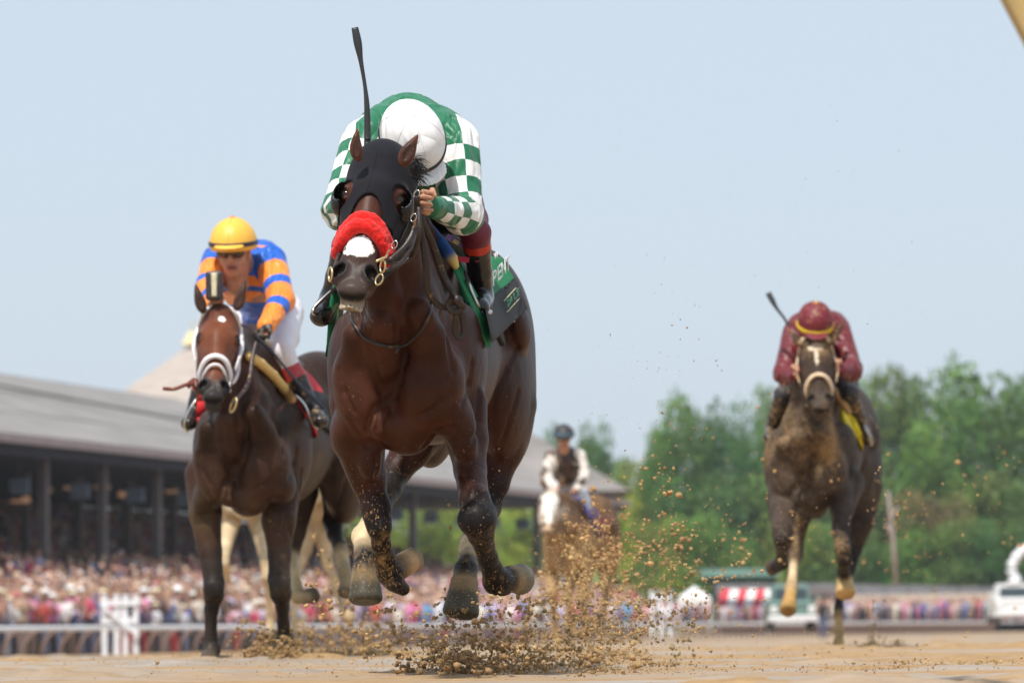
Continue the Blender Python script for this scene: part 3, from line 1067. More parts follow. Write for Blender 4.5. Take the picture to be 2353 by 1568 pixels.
MATS['skin'] = mat_attr('skin', .5, 120, .15, .12)
MATS['leather'] = mat_attr('dark_leather', .42, 90, .25, .2, mud=.22)
MATS['leather_clean'] = mat_attr('brown_leather', .4, 90, .25, .2, mud=.05)
MATS['lens'] = mat_flat('goggle_lens', (.10, .075, .05), .10, .3, 8, 0.0, metallic=.8)
MATS['metal'] = mat_flat('steel', (.62, .60, .56), .28, .1, 20, .05, metallic=1.0)
MATS['gold_metal'] = mat_flat('bit_brass', (.62, .47, .25), .35, .1, 20, .05, metallic=.8, mud=.2)


def cloth_mat(name, build, rough=.42, sheen=.1, folds=.55, mud=0.0):
    t = NT(name)
    c = build(t)
    nb = fold_bump(t, 9, folds * 1.15)
    c = t.mix(1.0, c, t.ramp(t.noise(7, 4, .5), [(.2, .86), (.8, 1.12)]), 'MULTIPLY')
    if mud:
        f = t.ramp(t.noise(20, 6, .72), [(.60 - .25 * mud, 0), (.72 - .2 * mud, 1)])
        f2 = t.ramp(t.noise(70, 3, .6), [(.64 - .2 * mud, 0), (.68 - .2 * mud, 1)])
        c = t.mix(t.math('MULTIPLY', t.math('MAXIMUM', f, f2), .85), c, (.30, .15, .06))
    return t.out(c, rough, nb, Sheen_Weight=sheen, Specular_IOR_Level=.4)


GREEN = (.012, .150, .070); WHITE = (.80, .80, .79)


def silks_A(t):
    u, v, z = t.attr('pu', True), t.attr('pv', True), t.attr('zone', True)
    wob = t.math('MULTIPLY', t.math('SUBTRACT', t.noise(6, 2, .5), .5), .35)
    a = t.math('FLOOR', t.math('ADD', t.math('DIVIDE', t.math('ADD', u, .012), .066), wob))
    b = t.math('FLOOR', t.math('ADD', t.math('DIVIDE', v, 1.02), t.math('ADD', 10.35, wob)))
    s = t.math('MODULO', t.math('ADD', a, b), 2.0)
    m = t.math('MULTIPLY', t.math('GREATER_THAN', s, .5), t.math('GREATER_THAN', z, .5))
    cuff = t.math('LESS_THAN', u, 0.56)
    return t.mix(t.math('MULTIPLY', m, cuff), GREEN, WHITE)


MATS['jacketA'] = cloth_mat('green_white_check_silk', silks_A)
matsA = dict(skin=MATS['skin'], jacket=MATS['jacketA'], jc=GREEN,
             breeches=mat_flat('maroon_breeches', (.150, .010, .030), .55, .15, 10, .3, .01),
             boot=mat_attr('black_patent_boot', .16, 30, .45, .1, spec=.5), boot_top=(.50, .030, .012), boot_col=(.008, .008, .009),
             helmet=cloth_mat('white_helmet_cover', lambda t: (.80, .80, .80), .6, .05, .42), helmet_col=(.84, .84, .84), band_mat=MATS['leather_clean'])

JA = dict(
    head=(948, 330, 15.62), crown=(0.0, -.80, .50), face=(.36, -.45, -.80), hk=1.0, k=1.0, button=True, brimtilt=4,
    chest=(940, 350, 16.05), belly=(955, 400, 16.45), pelvis=(985, 452, 16.85), neck=(945, 330, 15.85),
    sL=(842, 332, 15.85), sR=(1044, 332, 15.85), eL=(786, 482, 15.65), eR=(1064, 494, 15.72), wL=(826, 492, 15.42), wR=(990, 474, 15.42),
    hL=(850, 470, 15.36), hR=(962, 462, 15.34), gripL=(0, .3, 1), gripR=(0.1, .2, 1), sideL=1, sideR=-1,
    pL=(930, 470, 16.8), pR=(1050, 452, 16.8), kL=(800, 560, 16.1), kR=(1092, 535, 16.02),
    aL=(760, 684, 16.24), aR=(1108, 680, 16.22), tL=(738, 726, 16.10), tR=(1098, 706, 16.04),
    torso=[(938, 345, 16.05, 112, 131, .24), (950, 385, 16.42, 108, 122, .30), (878, 318, 15.92, 70, 72, .14), (1008, 318, 15.92, 72, 72, .14),
           (940, 420, 15.98, 80, 80, .18)],
    sleeve=(.096, .071, .037), thigh=(.098, .066, .052), calf=(.053, .046, .040), boot_from=.06, bandz=.012, bandw=.014, visor=.060)
oJA, PJA, HFA = person('person', 'jockey in green jacket with checked sleeves bent low under a white helmet', JA, matsA, .0055)
print('jockey A', round(time.time() - T0, 1))
# ------------------------------------------------------------------ tack of horse A
def tubes(name, paths, mat, col=(.02, .02, .02), parent=None, n=8, flat=None, up=(0, 1, 0), sub=6):
    mb = MB()
    for pts, r in paths:
        q = spline(pts, sub) if len(pts) > 2 else pts
        mb.tube(q, r, n, col, flat, up)
    o = mb.build(name, mat, None, True)
    if parent is not None: adopt(parent, o)
    return o


def ring(c, R, r, col=(.6, .5, .3), a=(1, 0, 0), b=(0, 0, 1), n=22):
    a = np.asarray(a, float); b = np.asarray(b, float)
    return [np.asarray(c) + R * (a * math.cos(t) + b * math.sin(t)) for t in np.linspace(0, 2 * math.pi, n)]


def headband(region, hf, pts, w, col=(0, 0, 0)):
    for i in range(len(pts) - 1):
        region.cone(pts[i], pts[i + 1], w, w, .001, col, F=hf)


def tackA():
    hf = hfA; k = hf.k
    # hood: stretch cloth over skull and cheeks, holes for ears and eyes
    hood = empty('blinker_hood', hf.p((0, 0, .04)))
    R = Body(); c = (.010, .010, .014)
    R.box((0, .06, -.135), (.2, .145, .180), None, .02, .01, c, F=hf)
    for s in (-1, 1):
        R.cone((s * .10, .10, -.22), (s * .085, .14, -.40), .062, .045, .03, c, F=hf)
        R.ell((s * .100, -.01, -.200), (.038, .090, .056), Rzyx(0, 0, s * 10), .006, None, 's', F=hf)
        pass
    R.ell((0, -.06, -.345), (.062, .12, .115), None, .02, None, 's', F=hf)
    h = shell_obj('hood_cloth', BA.plain, R, .011, .0045, MATS['hood'], hood)
    # rolled hem round the lower edge and seam over the brow
    for s in (-1, 1):
        cup = Body()
        cup.ell((s * .096, .040, -.205), (.034, .060, .052), Rzyx(s * -8, 0, 0), .004, c, F=hf)
        cup.ell((s * .096, .036, -.205), (.029, .055, .047), Rzyx(s * -8, 0, 0), .002, c, 's', F=hf)
        cup.box((s * .06, .0, -.205), (.034, .2, .2), None, .004, .002, c, 's', F=hf)
        cup.box((s * .10, -.08, -.205), (.1, .07, .2), Rzyx(s * 25, 0, 0), .004, .002, c, 's', F=hf)
        o = sdf_obj('blinker_cup', cup, .004, MATS['cup']); adopt(hood, o)
    sq = [BA.hit(*q, 14.4, 15.6, .013) for q in [(872, 322), (866, 350), (858, 385), (850, 415), (843, 440)]]
    tubes('hood_seam', [(sq, .0014)], MATS['hood'], c, hood)
    tag(hood, 'black stretch hood with eye cups covering the front horse\'s forehead', 'blinker hood')

    # red sheepskin noseband
    br = empty('bridle', hf.p((0, 0, -.3)))
    tag(br, 'dark leather bridle with thick red sheepskin noseband on front horse', 'bridle')
    N = Body(); rc = (.80, .012, .008)
    arc = spline([(-0.073, .050, -.392), (-0.071, .030, -.384), (-0.056, -.004, -.368), (-0.028, -.034, -.350), (0, -.042, -.346), (0.028, -.034, -.350), (0.058, -.004, -.368), (0.075, .030, -.386), (0.078, .056, -.400)], 4)
    N.chain([(np.array(p) + (0, -.003, -.013), .0215) for p in arc], .004, rc, hf)
    N.chain([(np.array(p) + (0, -.004, .018), .0185) for p in arc], .004, rc, hf)

    def wool(V):
        n = vnoise(V, 95, 4, 2) * .0028 + vnoise(V, 32, 6, 2) * .003
        q = V - hf.p((0, .05, -.38)); q /= np.linalg.norm(q, axis=1)[:, None]
        return V + q * n[:, None]
    o = sdf_obj('noseband', N, .0038, MATS['wool'], disp=wool); adopt(br, o)
    lc = (.028, .014, .010)
    for s in (-1, 1):
        R = Body(); headband(R, hf, [(s * .10, .13, -.03), (s * .115, .115, -.20), (s * .10, .085, -.36), (s * .075, .055, -.47)], .0095, lc)
        o = shell_obj('cheek_strap', BA, R, .017, .004, MATS['leather_clean'], br, colf=lambda V, c: np.tile(np.array(lc, np.float32), (len(V), 1)))
        R = Body(); headband(R, hf, [(s * .09, .17, -.04), (s * .085, .20, -.20), (s * .04, .25, -.32)], .010, lc)
        o = shell_obj('throat_latch', BA, R, .012, .004, MATS['leather'], br, colf=lambda V, c: np.tile(np.array(lc, np.float32), (len(V), 1)))
    # lower loop of leather swinging behind the cheek (image right), buckles
    P = lambda *q: W(*q)
    tubes('cheek_strap', [([P(958, 452, 15.0), P(956, 510, 15.09), P(935, 560, 15.06), P(894, 600, 15.01)], .011),
                          ([P(962, 470, 15.02), P(962, 540, 15.0), P(946, 590, 15.09), P(907, 606, 15.05), P(879, 596, 14.97)], .008)],
          MATS['leather_clean'], (.022, .012, .009), br, flat=.45)
    mb = MB()
    for q in [(957, 446, 15.07), (950, 500, 15.06), (906, 562, 14.99)]:
        mb.tube(ring(P(*q), .013, 0, a=(.8, -.4, .3)), .0022, 5, (.7, .7, .7), cap=False)
    adopt(br, mb.build('buckle', MATS['metal'], None, True))
    # bit rings
    mb = MB()
    mb.tube(ring(P(879, 612, 14.91), .021, 0, a=(.45, -.75, .2), b=(0, .1, 1)), .0036, 7, (.6, .5, .3), cap=False)
    mb.tube(ring(P(871, 642, 14.91), .019, 0, a=(.7, -.6, .1), b=(.2, .1, 1)), .0034, 7, (.6, .5, .3), cap=False)
    mb.tube([P(865, 600, 14.85), P(887, 590, 14.91), P(893, 575, 14.97)], .005, 6, (.6, .5, .3))
    mb.tube(ring(P(759, 630, 14.97), .024, 0, a=(.3, -.9, .1), b=(0, .1, 1)), .0045, 7, (.6, .5, .3), cap=False)
    adopt(br, mb.build('bit', MATS['gold_metal'], None, True))
    # reins: along the neck to the hands, and the spare loop knotted below
    hits = lambda pts, off: [BA.hit(X, Y, d, d + 1.6, off) for X, Y, d in pts]
    tubes('rein', [([P(885, 622, 14.95), P(925, 600, 15.0), P(952, 540, 15.15), P(962, 478, 15.30)], .0085)], MATS['leather_clean'], (.022, .012, .009), br, flat=.4)
    tubes('rein', [([P(763, 630, 14.98), P(790, 560, 15.1), P(838, 490, 15.32)], .0085)], MATS['leather_clean'], (.022, .012, .009), br, flat=.4)
    tubes('rein', [([P(962, 505, 15.28), P(972, 560, 15.3), P(980, 620, 15.32), P(984, 668, 15.36), P(1010, 702, 15.42), P(1040, 704, 15.45), P(1058, 690, 15.48), P(1040, 682, 15.44)], .012),
                   ([P(966, 500, 15.30), P(998, 570, 15.42), P(1018, 630, 15.46), P(1040, 672, 15.46), P(1050, 700, 15.44)], .012),
                   ([P(1030, 684, 15.42), P(1056, 700, 15.42), P(1048, 725, 15.44), P(1046, 760, 15.46), P(1056, 776, 15.47), P(1066, 760, 15.48), P(1060, 715, 15.46)], .011),
                   ([P(1036, 676, 15.4), P(1050, 690, 15.38), P(1062, 706, 15.42), P(1042, 716, 15.42), P(1030, 700, 15.42), P(1040, 684, 15.4)], .012)],
          MATS['leather_clean'], (.022, .012, .009), br, flat=.3)
    mb = MB()
    for i in range(70):
        x = RND.uniform(-.045, .045); y0 = RND.uniform(.03, .08)
        a = hf.p((x, y0, -.595)); L = RND.uniform(.03, .075)
        dv = np.array([x * 9 + RND.uniform(-.4, .4), RND.uniform(-.5, .1), -1.0]); dv /= np.linalg.norm(dv)
        mb.tube([a, a + dv * L * .6, a + dv * L + np.array([dv[0] * .01, 0, 0])], [.0006, .0005, .0002], 3, (.12, .08, .05))
    wk = mb.build('whiskers', MATS['skin'], None); wk.parent = oA
    # forelock and mane tuft behind the hood
    mb = MB()
    for i in range(90):
        a = W(RND.uniform(940, 958), RND.uniform(362, 408), 15.2 + RND.uniform(-.02, .05)); L = RND.uniform(.03, .07)
        dv = np.array([RND.uniform(.2, 1.0), RND.uniform(-.2, .3), RND.uniform(-.9, .35)]); dv /= np.linalg.norm(dv)
        mb.tube([a, a + dv * L * .6, a + dv * L + np.array([0, 0, -.012])], [.002, .0015, .0003], 3, (.012, .009, .008))
    wk = mb.build('mane', MATS['skin'], None); wk.parent = oA
    # neck strap hanging across the breast
    yoke = [(802, 712, 15.2), (812, 742, 15.2), (838, 776, 15.2), (868, 790, 15.2), (900, 797, 15.2), (935, 790, 15.2), (965, 762, 15.2), (985, 725, 15.2), (992, 690, 15.2)]
    q = hits(yoke, .012)
    ns = tubes('neck_strap', [(q, .0058), ([q[4], W(914, 800, 15.36), W(909, 812, 15.36)], .004)], MATS['leather'], (.016, .014, .014))
    tag(ns, 'thin black strap hung in a curve across the front horse\'s breast', 'neck strap')

    # saddle cloth
    sc_ = empty('saddle_cloth', W(985, 560, 16.7))
    tag(sc_, 'green saddle cloth with black lower panel and white letters on front horse', 'saddle cloth')
    R = Body(); g = (.006, .155, .055)
    R.box(W(996, 622, 16.66), (.55, .30, .24), Rzyx(-7.5, -10, 0), .02, .01, g)
    zf = lambda V: V[:, 2]
    yaw = math.radians(-7.5)

    def ccol(V, c):
        yb = (V[:, 1] - 16.35) * math.cos(yaw) + V[:, 0] * -math.sin(yaw) * -1
        z0 = W(1100, 668, 16.7)[2]
        lower = V[:, 2] < z0 - .02 * np.sin(V[:, 1] * 3)
        fr = V[:, 1] < 16.47
        out = np.tile(np.array(g, np.float32), (len(V), 1))
        out[lower & ~fr] = (.010, .010, .011)
        return out
    tors = Body(); torso(tors, FA, PA)
    shell_obj('cloth', tors, R, .020, .0065, MATS['cloth'], sc_, colf=ccol, inner=-.004,
              disp=lambda V: V + (np.sign(V - W(1000, 800, 16.8)) * np.array([1, 0, 0])) * (vnoise(V, 6, 2, 2) * .006)[:, None])
    # front flaps hanging free, both sides, with their own folds
    def flap(pts_out, pts_in, col, name='cloth_flap'):
        mb = MB()
        n = len(pts_out)
        V = []; th = .004
        for i in range(n):
            a, b = W(*pts_out[i]), W(*pts_in[i])
            for j in range(5):
                p = a + (b - a) * j / 4 + np.array([0, .010 * math.sin(j * 2.1 + i), 0])
                V.append(p)
        m = len(V)
        V += [p + np.array([0, th, 0]) for p in V]
        F = []
        for i in range(n - 1):
            for j in range(4):
                q = i * 5 + j
                F.append((q, q + 5, q + 6, q + 1)); F.append((m + q, m + q + 1, m + q + 6, m + q + 5))
            F.append((i * 5, m + i * 5, m + i * 5 + 5, i * 5 + 5)); F.append((i * 5 + 4, i * 5 + 9, m + i * 5 + 9, m + i * 5 + 4))
        F.append((0, 1, 2, 3, 4, m + 4, m + 3, m + 2, m + 1, m)); e = (n - 1) * 5
        F.append((e, m + e, m + e + 1, m + e + 2, m + e + 3, m + e + 4, e + 4, e + 3, e + 2, e + 1))
        mb.add(V, F, col)
        o = mb.build(name, MATS['cloth'], None, True); adopt(sc_, o); return o
    flap([(768, 642, 16.1), (757, 690, 16.1), (753, 740, 16.12), (750, 790, 16.12), (747, 818, 16.12)],
         [(800, 642, 16.2), (792, 690, 16.16), (786, 740, 16.16), (784, 790, 16.16), (770, 830, 16.16)], g)
    flap([(996, 545, 16.06), (1036, 610, 15.98), (1070, 680, 15.92), (1096, 740, 15.90), (1118, 800, 15.92)],
         [(1018, 545, 16.12), (1062, 612, 16.06), (1098, 680, 16.04), (1120, 738, 16.02), (1128, 794, 16.0)], g)
    flap([(1062, 745, 16.3), (1095, 770, 16.3), (1104, 800, 16.3)], [(1122, 700, 16.34), (1130, 740, 16.34), (1128, 796, 16.34)], (.008, .10, .04))
    # numbered rear panels on the quarter, each letter a mesh of its own
    def panel(q, col):
        mb = MB(); c = np.mean(q, 0); nrm = np.cross(q[1] - q[0], q[3] - q[0]); nrm /= np.linalg.norm(nrm)
        if nrm[1] > 0: nrm = -nrm
        V = list(q) + [p - nrm * .004 for p in q]
        mb.add(V, [(0, 1, 2, 3), (7, 6, 5, 4), (0, 4, 5, 1), (1, 5, 6, 2), (2, 6, 7, 3), (3, 7, 4, 0)], col)
        o = mb.build('cloth_panel', MATS['cloth'], None, False); adopt(sc_, o); return nrm
    def draped(q, col, off):
        m = 9; Pg = np.zeros((m, m, 3)); q = [np.array(p, float) for p in q]
        for i in range(m):
            for j in range(m):
                u_, v_ = i / (m - 1), j / (m - 1)
                p = (q[0] * (1 - u_) + q[3] * u_) * (1 - v_) + (q[1] * (1 - u_) + q[2] * u_) * v_
                h = BA.hit(p[0], p[1], 15.9, 18.4, off)
                Pg[i, j] = (h - CAM) / h[1]; Pg[i, j, 1] = h[1]
        D = Pg[..., 1].copy(); ray = Pg.copy(); ray[..., 1] = 1
        for _ in range(14):
            E = D.copy(); E[1:-1] = (D[:-2] + D[2:] + 2 * D[1:-1]) / 4; E[:, 1:-1] = (E[:, :-2] + E[:, 2:] + 2 * E[:, 1:-1]) / 4
            D = np.minimum(E, Pg[..., 1] + .0)
        V = CAM + ray * D[..., None] + np.array([0, 0, 0])
        V = V.reshape(-1, 3); n0 = len(V)
        V = np.concatenate([V, V + np.array([.002, .005, 0])])
        F = []
        for i in range(m - 1):
            for j in range(m - 1):
                a_i = i * m + j
                F.append((a_i, a_i + 1, a_i + m + 1, a_i + m)); F.append((n0 + a_i, n0 + a_i + m, n0 + a_i + m + 1, n0 + a_i + 1))
        for i in range(m - 1):
            F += [(i * m, (i + 1) * m, n0 + (i + 1) * m, n0 + i * m), (i * m + m - 1, n0 + i * m + m - 1, n0 + (i + 1) * m + m - 1, (i + 1) * m + m - 1),
                  (i, n0 + i, n0 + i + 1, i + 1), ((m - 1) * m + i, (m - 1) * m + i + 1, n0 + (m - 1) * m + i + 1, n0 + (m - 1) * m + i)]
        o = mesh_np('cloth_panel', V, F, MATS['cloth'], None, True, None, np.tile(np.array(col, np.float32), (len(V), 1))); adopt(sc_, o)
        Vg = V[:n0].reshape(m, m, 3)
        r_ = Vg[m - 2, m // 2] - Vg[2, m // 2]; up = Vg[m // 2, 1] - Vg[m // 2, m - 2]
        nn = np.cross(r_, up); nn /= np.linalg.norm(nn)
        return Vg, r_, up, nn
    G1, r1, u1, n1 = draped([(1120, 588), (1118, 700), (1182, 640), (1150, 590)], g, .030)
    G2, r2, u2, n2 = draped([(1112, 700), (1130, 786), (1211, 708), (1184, 636)], (.010, .010, .011), .033)

    def letters(txt, base, right, up, size, nrm, col, name='letter', wid=None):
        right = right / np.linalg.norm(right); up = up - (up @ right) * right; up /= np.linalg.norm(up)
        cu = bpy.data.curves.new('letters', 'FONT'); cu.body = txt; cu.size = size; cu.extrude = .0012
        o = bpy.data.objects.new(name, cu); COL.objects.link(o)
        nn = np.cross(right, up)
        p = base + nrm * .004
        o.matrix_world = Matrix(((right[0], up[0], nn[0], p[0]), (right[1], up[1], nn[1], p[1]), (right[2], up[2], nn[2], p[2]), (0, 0, 0, 1)))
        bpy.context.view_layer.update()
        me = bpy.data.meshes.new_from_object(o); M = o.matrix_world.copy(); bpy.data.objects.remove(o)
        if wid:
            xs = [v.co.x for v in me.vertices]; me.transform(Matrix.Diagonal((wid / (max(xs) - min(xs)), 1, 1, 1)))
        me.transform(M); me.materials.clear(); me.materials.append(mat_flat('print_' + txt.lower(), col, .6, .05))
        o = bpy.data.objects.new(name, me); COL.objects.link(o)
        adopt(sc_, o)
        return o
    def on(Gd, u_, v_):
        m = Gd.shape[0] - 1; x, y = u_ * m, v_ * m; i, j = min(int(x), m - 1), min(int(y), m - 1); fx, fy = x - i, y - j
        return (Gd[i, j] * (1 - fx) + Gd[i + 1, j] * fx) * (1 - fy) + (Gd[i, j + 1] * (1 - fx) + Gd[i + 1, j + 1] * fx) * fy
    upv = np.array([0, 0, 1.0])

    def row_letters(txt, p, q, size, nrm, col):
        p = p + nrm * .012; q = q + nrm * .012
        for i, ch_ in enumerate(txt):
            letters(ch_, p + (q - p) * i / len(txt), q - p, upv, size, nrm, col, wid=np.linalg.norm(q - p) / len(txt) * .8)
    row_letters('PENT', on(G1, .12, .74), on(G1, .96, .60), .084, n1, (.8, .8, .8))
    row_letters('W', on(G1, .28, .16), on(G1, .6, .12), .040, n1, (.8, .8, .8))
    row_letters('DALE', on(G2, .46, .52), on(G2, .86, .46), .040, n2, (.02, .20, .10))
    mb = MB()
    for v_ in (.30, .62):
        mb.tube([on(G2, .46, v_) + n2 * .012, on(G2, .84, v_ - .05) + n2 * .012], .002, 5, (.55, .52, .3))
    adopt(sc_, mb.build('trim', MATS['cloth'], None))

    # saddle with its roll, stirrup leathers and stirrups
    sd = empty('saddle', W(985, 540, 16.6))
    tag(sd, 'small black racing saddle with blue roll and bright stirrups on front horse', 'saddle')
    Sd = Body()
    Sd.ell(W(985, 560, 16.75), (.17, .26, .07), Rzyx(-7.5, -4, 0), .03, (.012, .012, .013))
    Sd.cone(W(975, 530, 16.4), W(1060, 640, 16.45), .03, .05, .03, (.012, .012, .013))
    adopt(sd, sdf_obj('seat', Sd, .008, MATS['leather_clean']))
    Rl = Body()
    Rl.chain([(W(986, 526, 15.96), S(13, 16), (.010, .075, .30)), (W(1012, 560, 15.90), S(15, 16), (.010, .075, .30)), (W(1032, 586, 15.88), S(15, 16), (.010, .075, .30))], .01)
    Rl.cone(W(1038, 594, 15.88), W(1046, 610, 15.88), S(14, 16), S(9, 16), .004, (.62, .46, .14))
    adopt(sd, sdf_obj('roll', Rl, .005, MATS['cloth'], tau=.003))
    mb = MB(); mb.box(W(1062, 596, 16.0), (.026, .003, .010), Rzyx(0, 0, -4), (.45, .02, .05)); adopt(sd, mb.build('strap', MATS['cloth'], None))
    mb = MB(); mb.box(W(1045, 553, 16.05), (.036, .003, .011), Rzyx(0, 0, -30), (.30, .20, .55)); mb.box(W(1048, 556, 16.04), (.012, .003, .008), Rzyx(0, 0, -30), (.7, .6, .3))
    adopt(sd, mb.build('badge', MATS['cloth'], None))
    mb = MB()
    mb.tube([W(1072, 640, 16.0), W(1080, 660, 15.98), W(1092, 690, 15.98), W(1104, 720, 16.0)], .008, 8, (.7, .7, .7))
    mb.tube([W(1104, 720, 16.0), W(1126, 716, 16.12)], .010, 8, (.7, .7, .7))
    adopt(sd, mb.build('stirrup', MATS['metal'], None, True))
    mb = MB()
    mb.tube(spline([W(762, 668, 16.08), W(742, 686, 16.05), W(724, 704, 16.03), W(719, 716, 16.02), W(728, 722, 16.06), W(744, 716, 16.12)], 5), .0075, 8, (.7, .7, .7))
    adopt(sd, mb.build('stirrup', MATS['metal'], None, True))
    tubes('stirrup_leather', [([W(1048, 600, 16.1), W(1072, 645, 16.02)], .013)], MATS['leather_clean'], (.012, .012, .012), sd, flat=.3)
    tubes('stirrup_leather', [([W(800, 600, 16.2), W(764, 668, 16.1)], .013)], MATS['leather_clean'], (.012, .012, .012), sd, flat=.3)


def wool_mat(name, col):
    t = NT(name)
    n = t.noise(60, 5, .75)
    c = t.mix(1.0, col, t.ramp(n, [(.3, .75), (.7, 1.15)]), 'MULTIPLY')
    return t.out(c, .9, t.bump(n, .9, .01), Sheen_Weight=.25, Specular_IOR_Level=.2)


MATS['whip'] = mat_attr('whip_leather', .5, 90, .3, .2)
MATS['wool'] = wool_mat('red_sheepskin', (.80, .012, .008))
MATS['hood'] = mat_flat('hood_cloth', (.007, .007, .011), .85, .25, 30, .25, .004, sheen=.03, spec=.25)
MATS['cup'] = mat_flat('eye_cup', (.010, .010, .012), .35, .2, 20, .15)
MATS['cloth'] = mat_attr('saddle_cloth_weave', .75, 120, .15, .12)
tackA()


def whip(name, label, pts, rs, cols, flapf=.35):
    mb = MB()
    n = len(pts)
    q = [np.array(W(*p)) for p in pts]
    qq = spline([np.append(p, r) for p, r in zip(q, rs)], 6)
    mb.tube([p[:3] for p in qq], [p[3] for p in qq], 10, cols[0], flat=.7, up=(0, 1, 0))
    if len(pts) > 3:                        # wound grip
        a, b = q[-2], q[-1]
        for t in np.linspace(0, 1, 12):
            c = a * (1 - t) + b * t
            mb.tube([c, c + (b - a) / np.linalg.norm(b - a) * .006], rs[-1] * 1.12, 10, cols[-1])
    o = mb.build(name, MATS['whip'], None, True)
    return tag(o, label, 'whip', 'riding whips')


whip('riding_whip', 'long black whip pointing straight up above the white helmet',
     [(815, 64, 15.42), (822, 100, 15.42), (829, 142, 15.42), (838, 196, 15.42), (843, 248, 15.42), (844, 318, 15.42), (842, 440, 15.40)],
     [.0125, .0150, .0085, .0070, .0105, .0125, .0115], [(.02, .022, .026)] * 4 + [(.012, .012, .014)] * 2)
print('tack A', round(time.time() - T0, 1))
# ------------------------------------------------------------------ the other horses and jockeys
def Rz(deg): return Rzyx(deg, 0, 0)


FB = Frame(W(570, 1042, 22.8), Rz(-2), 1.06)
FC = Frame(W(1863, 1066, 29.7), Rz(-3.0), 1.12)
FD = Frame(W(1306, 1256, 51.6), Rz(-4), 1.10)
FE = Frame(W(566, 1118, 41.0), Rz(-20), 1.0)


def straps(name, label, B, hf, col, mat, spec, vox, extra=None):
    """bridle: spec = [(part name, head-local points, half width, thickness)]"""
    br = empty(name, hf.p((0, 0, -.2)))
    tag(br, label, 'bridle')
    for nm, pts, w, th in spec:
        R = Body(); headband(R, hf, spline(pts, 3) if len(pts) > 2 else pts, w)
        shell_obj(nm, B, R, th * hf.k, vox, mat, br, colf=lambda V, c: np.tile(np.array(col, np.float32), (len(V), 1)))
    return br


BROW = ('browband', [(-.095, .13, -.06), (-.075, .02, -.045), (-.04, -.03, -.025), (0, -.04, -.02), (.04, -.03, -.025), (.075, .02, -.045), (.095, .13, -.06)])
NOSE = ('noseband', [(-.075, .10, -.44), (-.07, .03, -.405), (-.045, -.03, -.375), (0, -.05, -.365), (.045, -.03, -.375), (.07, .03, -.405), (.075, .10, -.44)])


def cheek(s): return ('cheek_strap', [(s * .095, .12, -.05), (s * .112, .10, -.20), (s * .10, .075, -.34), (s * .075, .05, -.46)])


def tackset(nm, F, cloth, edge, panel, rollcol, lab, mats_, vox, body, left=True):
    """saddle cloth, roll, saddle and stirrups laid on a horse whose frame is F"""
    Q = lambda X, Y, d: F.p(a_(X, Y, d))
    sc_ = empty('saddle_cloth', Q(985, 560, 16.7)); tag(sc_, lab[0], 'saddle cloth')
    R = Body()
    R.box(a_(996, 628, 16.60), (.55, .26, .26), Rzyx(-7.5, -10, 0), .02, .01, cloth, F=F)
    z0 = Q(1100, 668, 16.7)[2]; y0 = Q(1100, 668, 16.47)[1]

    def ccol(V, c):
        out = np.tile(np.array(cloth, np.float32), (len(V), 1))
        out[(V[:, 2] < z0) & (V[:, 1] > y0)] = panel
        return out
    shell_obj('cloth', body, R, .020, vox, mats_, sc_, colf=ccol, inner=-.004)

    def flap(o_, i_, col):
        mb = MB(); n = len(o_)
        for i in range(n - 1):
            a, b, c, d = Q(*o_[i]), Q(*o_[i + 1]), Q(*i_[i + 1]), Q(*i_[i])
            t = np.array([0, .006, 0])
            mb.add([a, b, c, d, a + t, b + t, c + t, d + t], [(0, 1, 2, 3), (7, 6, 5, 4), (0, 4, 5, 1), (2, 6, 7, 3), (1, 5, 6, 2), (0, 3, 7, 4)], col)
        adopt(sc_, mb.build('cloth_flap', mats_, None, True))
    if left: flap([(768, 642, 16.1), (757, 690, 16.1), (753, 740, 16.12), (750, 790, 16.12)], [(800, 642, 16.2), (792, 690, 16.16), (786, 740, 16.16), (784, 790, 16.16)], edge)
    flap([(1050, 610, 16.05), (1085, 680, 16.02), (1108, 740, 16.02), (1136, 800, 16.02)], [(1066, 608, 16.12), (1108, 680, 16.10), (1132, 738, 16.08), (1120, 806, 16.06)], edge)
    mb = MB()
    a, b, c, d = Q(1122, 700, 16.62), Q(1127, 775, 16.62), Q(1180, 745, 16.9), Q(1168, 670, 16.92)
    t = np.array([.003, -.003, 0])
    mb.add([a, b, c, d, a + t, b + t, c + t, d + t], [(3, 2, 1, 0), (4, 5, 6, 7), (0, 1, 5, 4), (1, 2, 6, 5), (2, 3, 7, 6), (3, 0, 4, 7)], panel)
    adopt(sc_, mb.build('cloth_panel', mats_, None))
    sd = empty('saddle', Q(985, 540, 16.6)); tag(sd, lab[1], 'saddle')
    Sd = Body()
    Sd.ell(a_(985, 590, 16.75), (.13, .22, .05), Rzyx(-7.5, -4, 0), .03, (.014, .013, .013), F=F)
    adopt(sd, sdf_obj('seat', Sd, .010, MATS['leather']))
    Rl = Body()
    Rl.chain([(a_(968, 512, 16.1), .022), (a_(1020, 570, 16.0), .026), (a_(1060, 620, 15.98), .026), (a_(1078, 652, 15.98), .020)], .01, rollcol, F)
    if left: Rl.chain([(a_(905, 540, 16.2), .022), (a_(840, 600, 16.05), .024), (a_(806, 650, 16.0), .020)], .01, rollcol, F)
    adopt(sd, sdf_obj('roll', Rl, .008, mats_))
    return sc_, sd


def stirrup(sd, pts, r, leather=None):
    mb = MB(); mb.tube(spline([W(*p) for p in pts], 4), r, 8, (.6, .6, .58)); adopt(sd, mb.build('stirrup', MATS['metal'], None, True))
    if leather: tubes('stirrup_leather', [([W(*leather[0]), W(*leather[1])], .012)], MATS['leather'], (.012, .012, .012), sd, flat=.3)


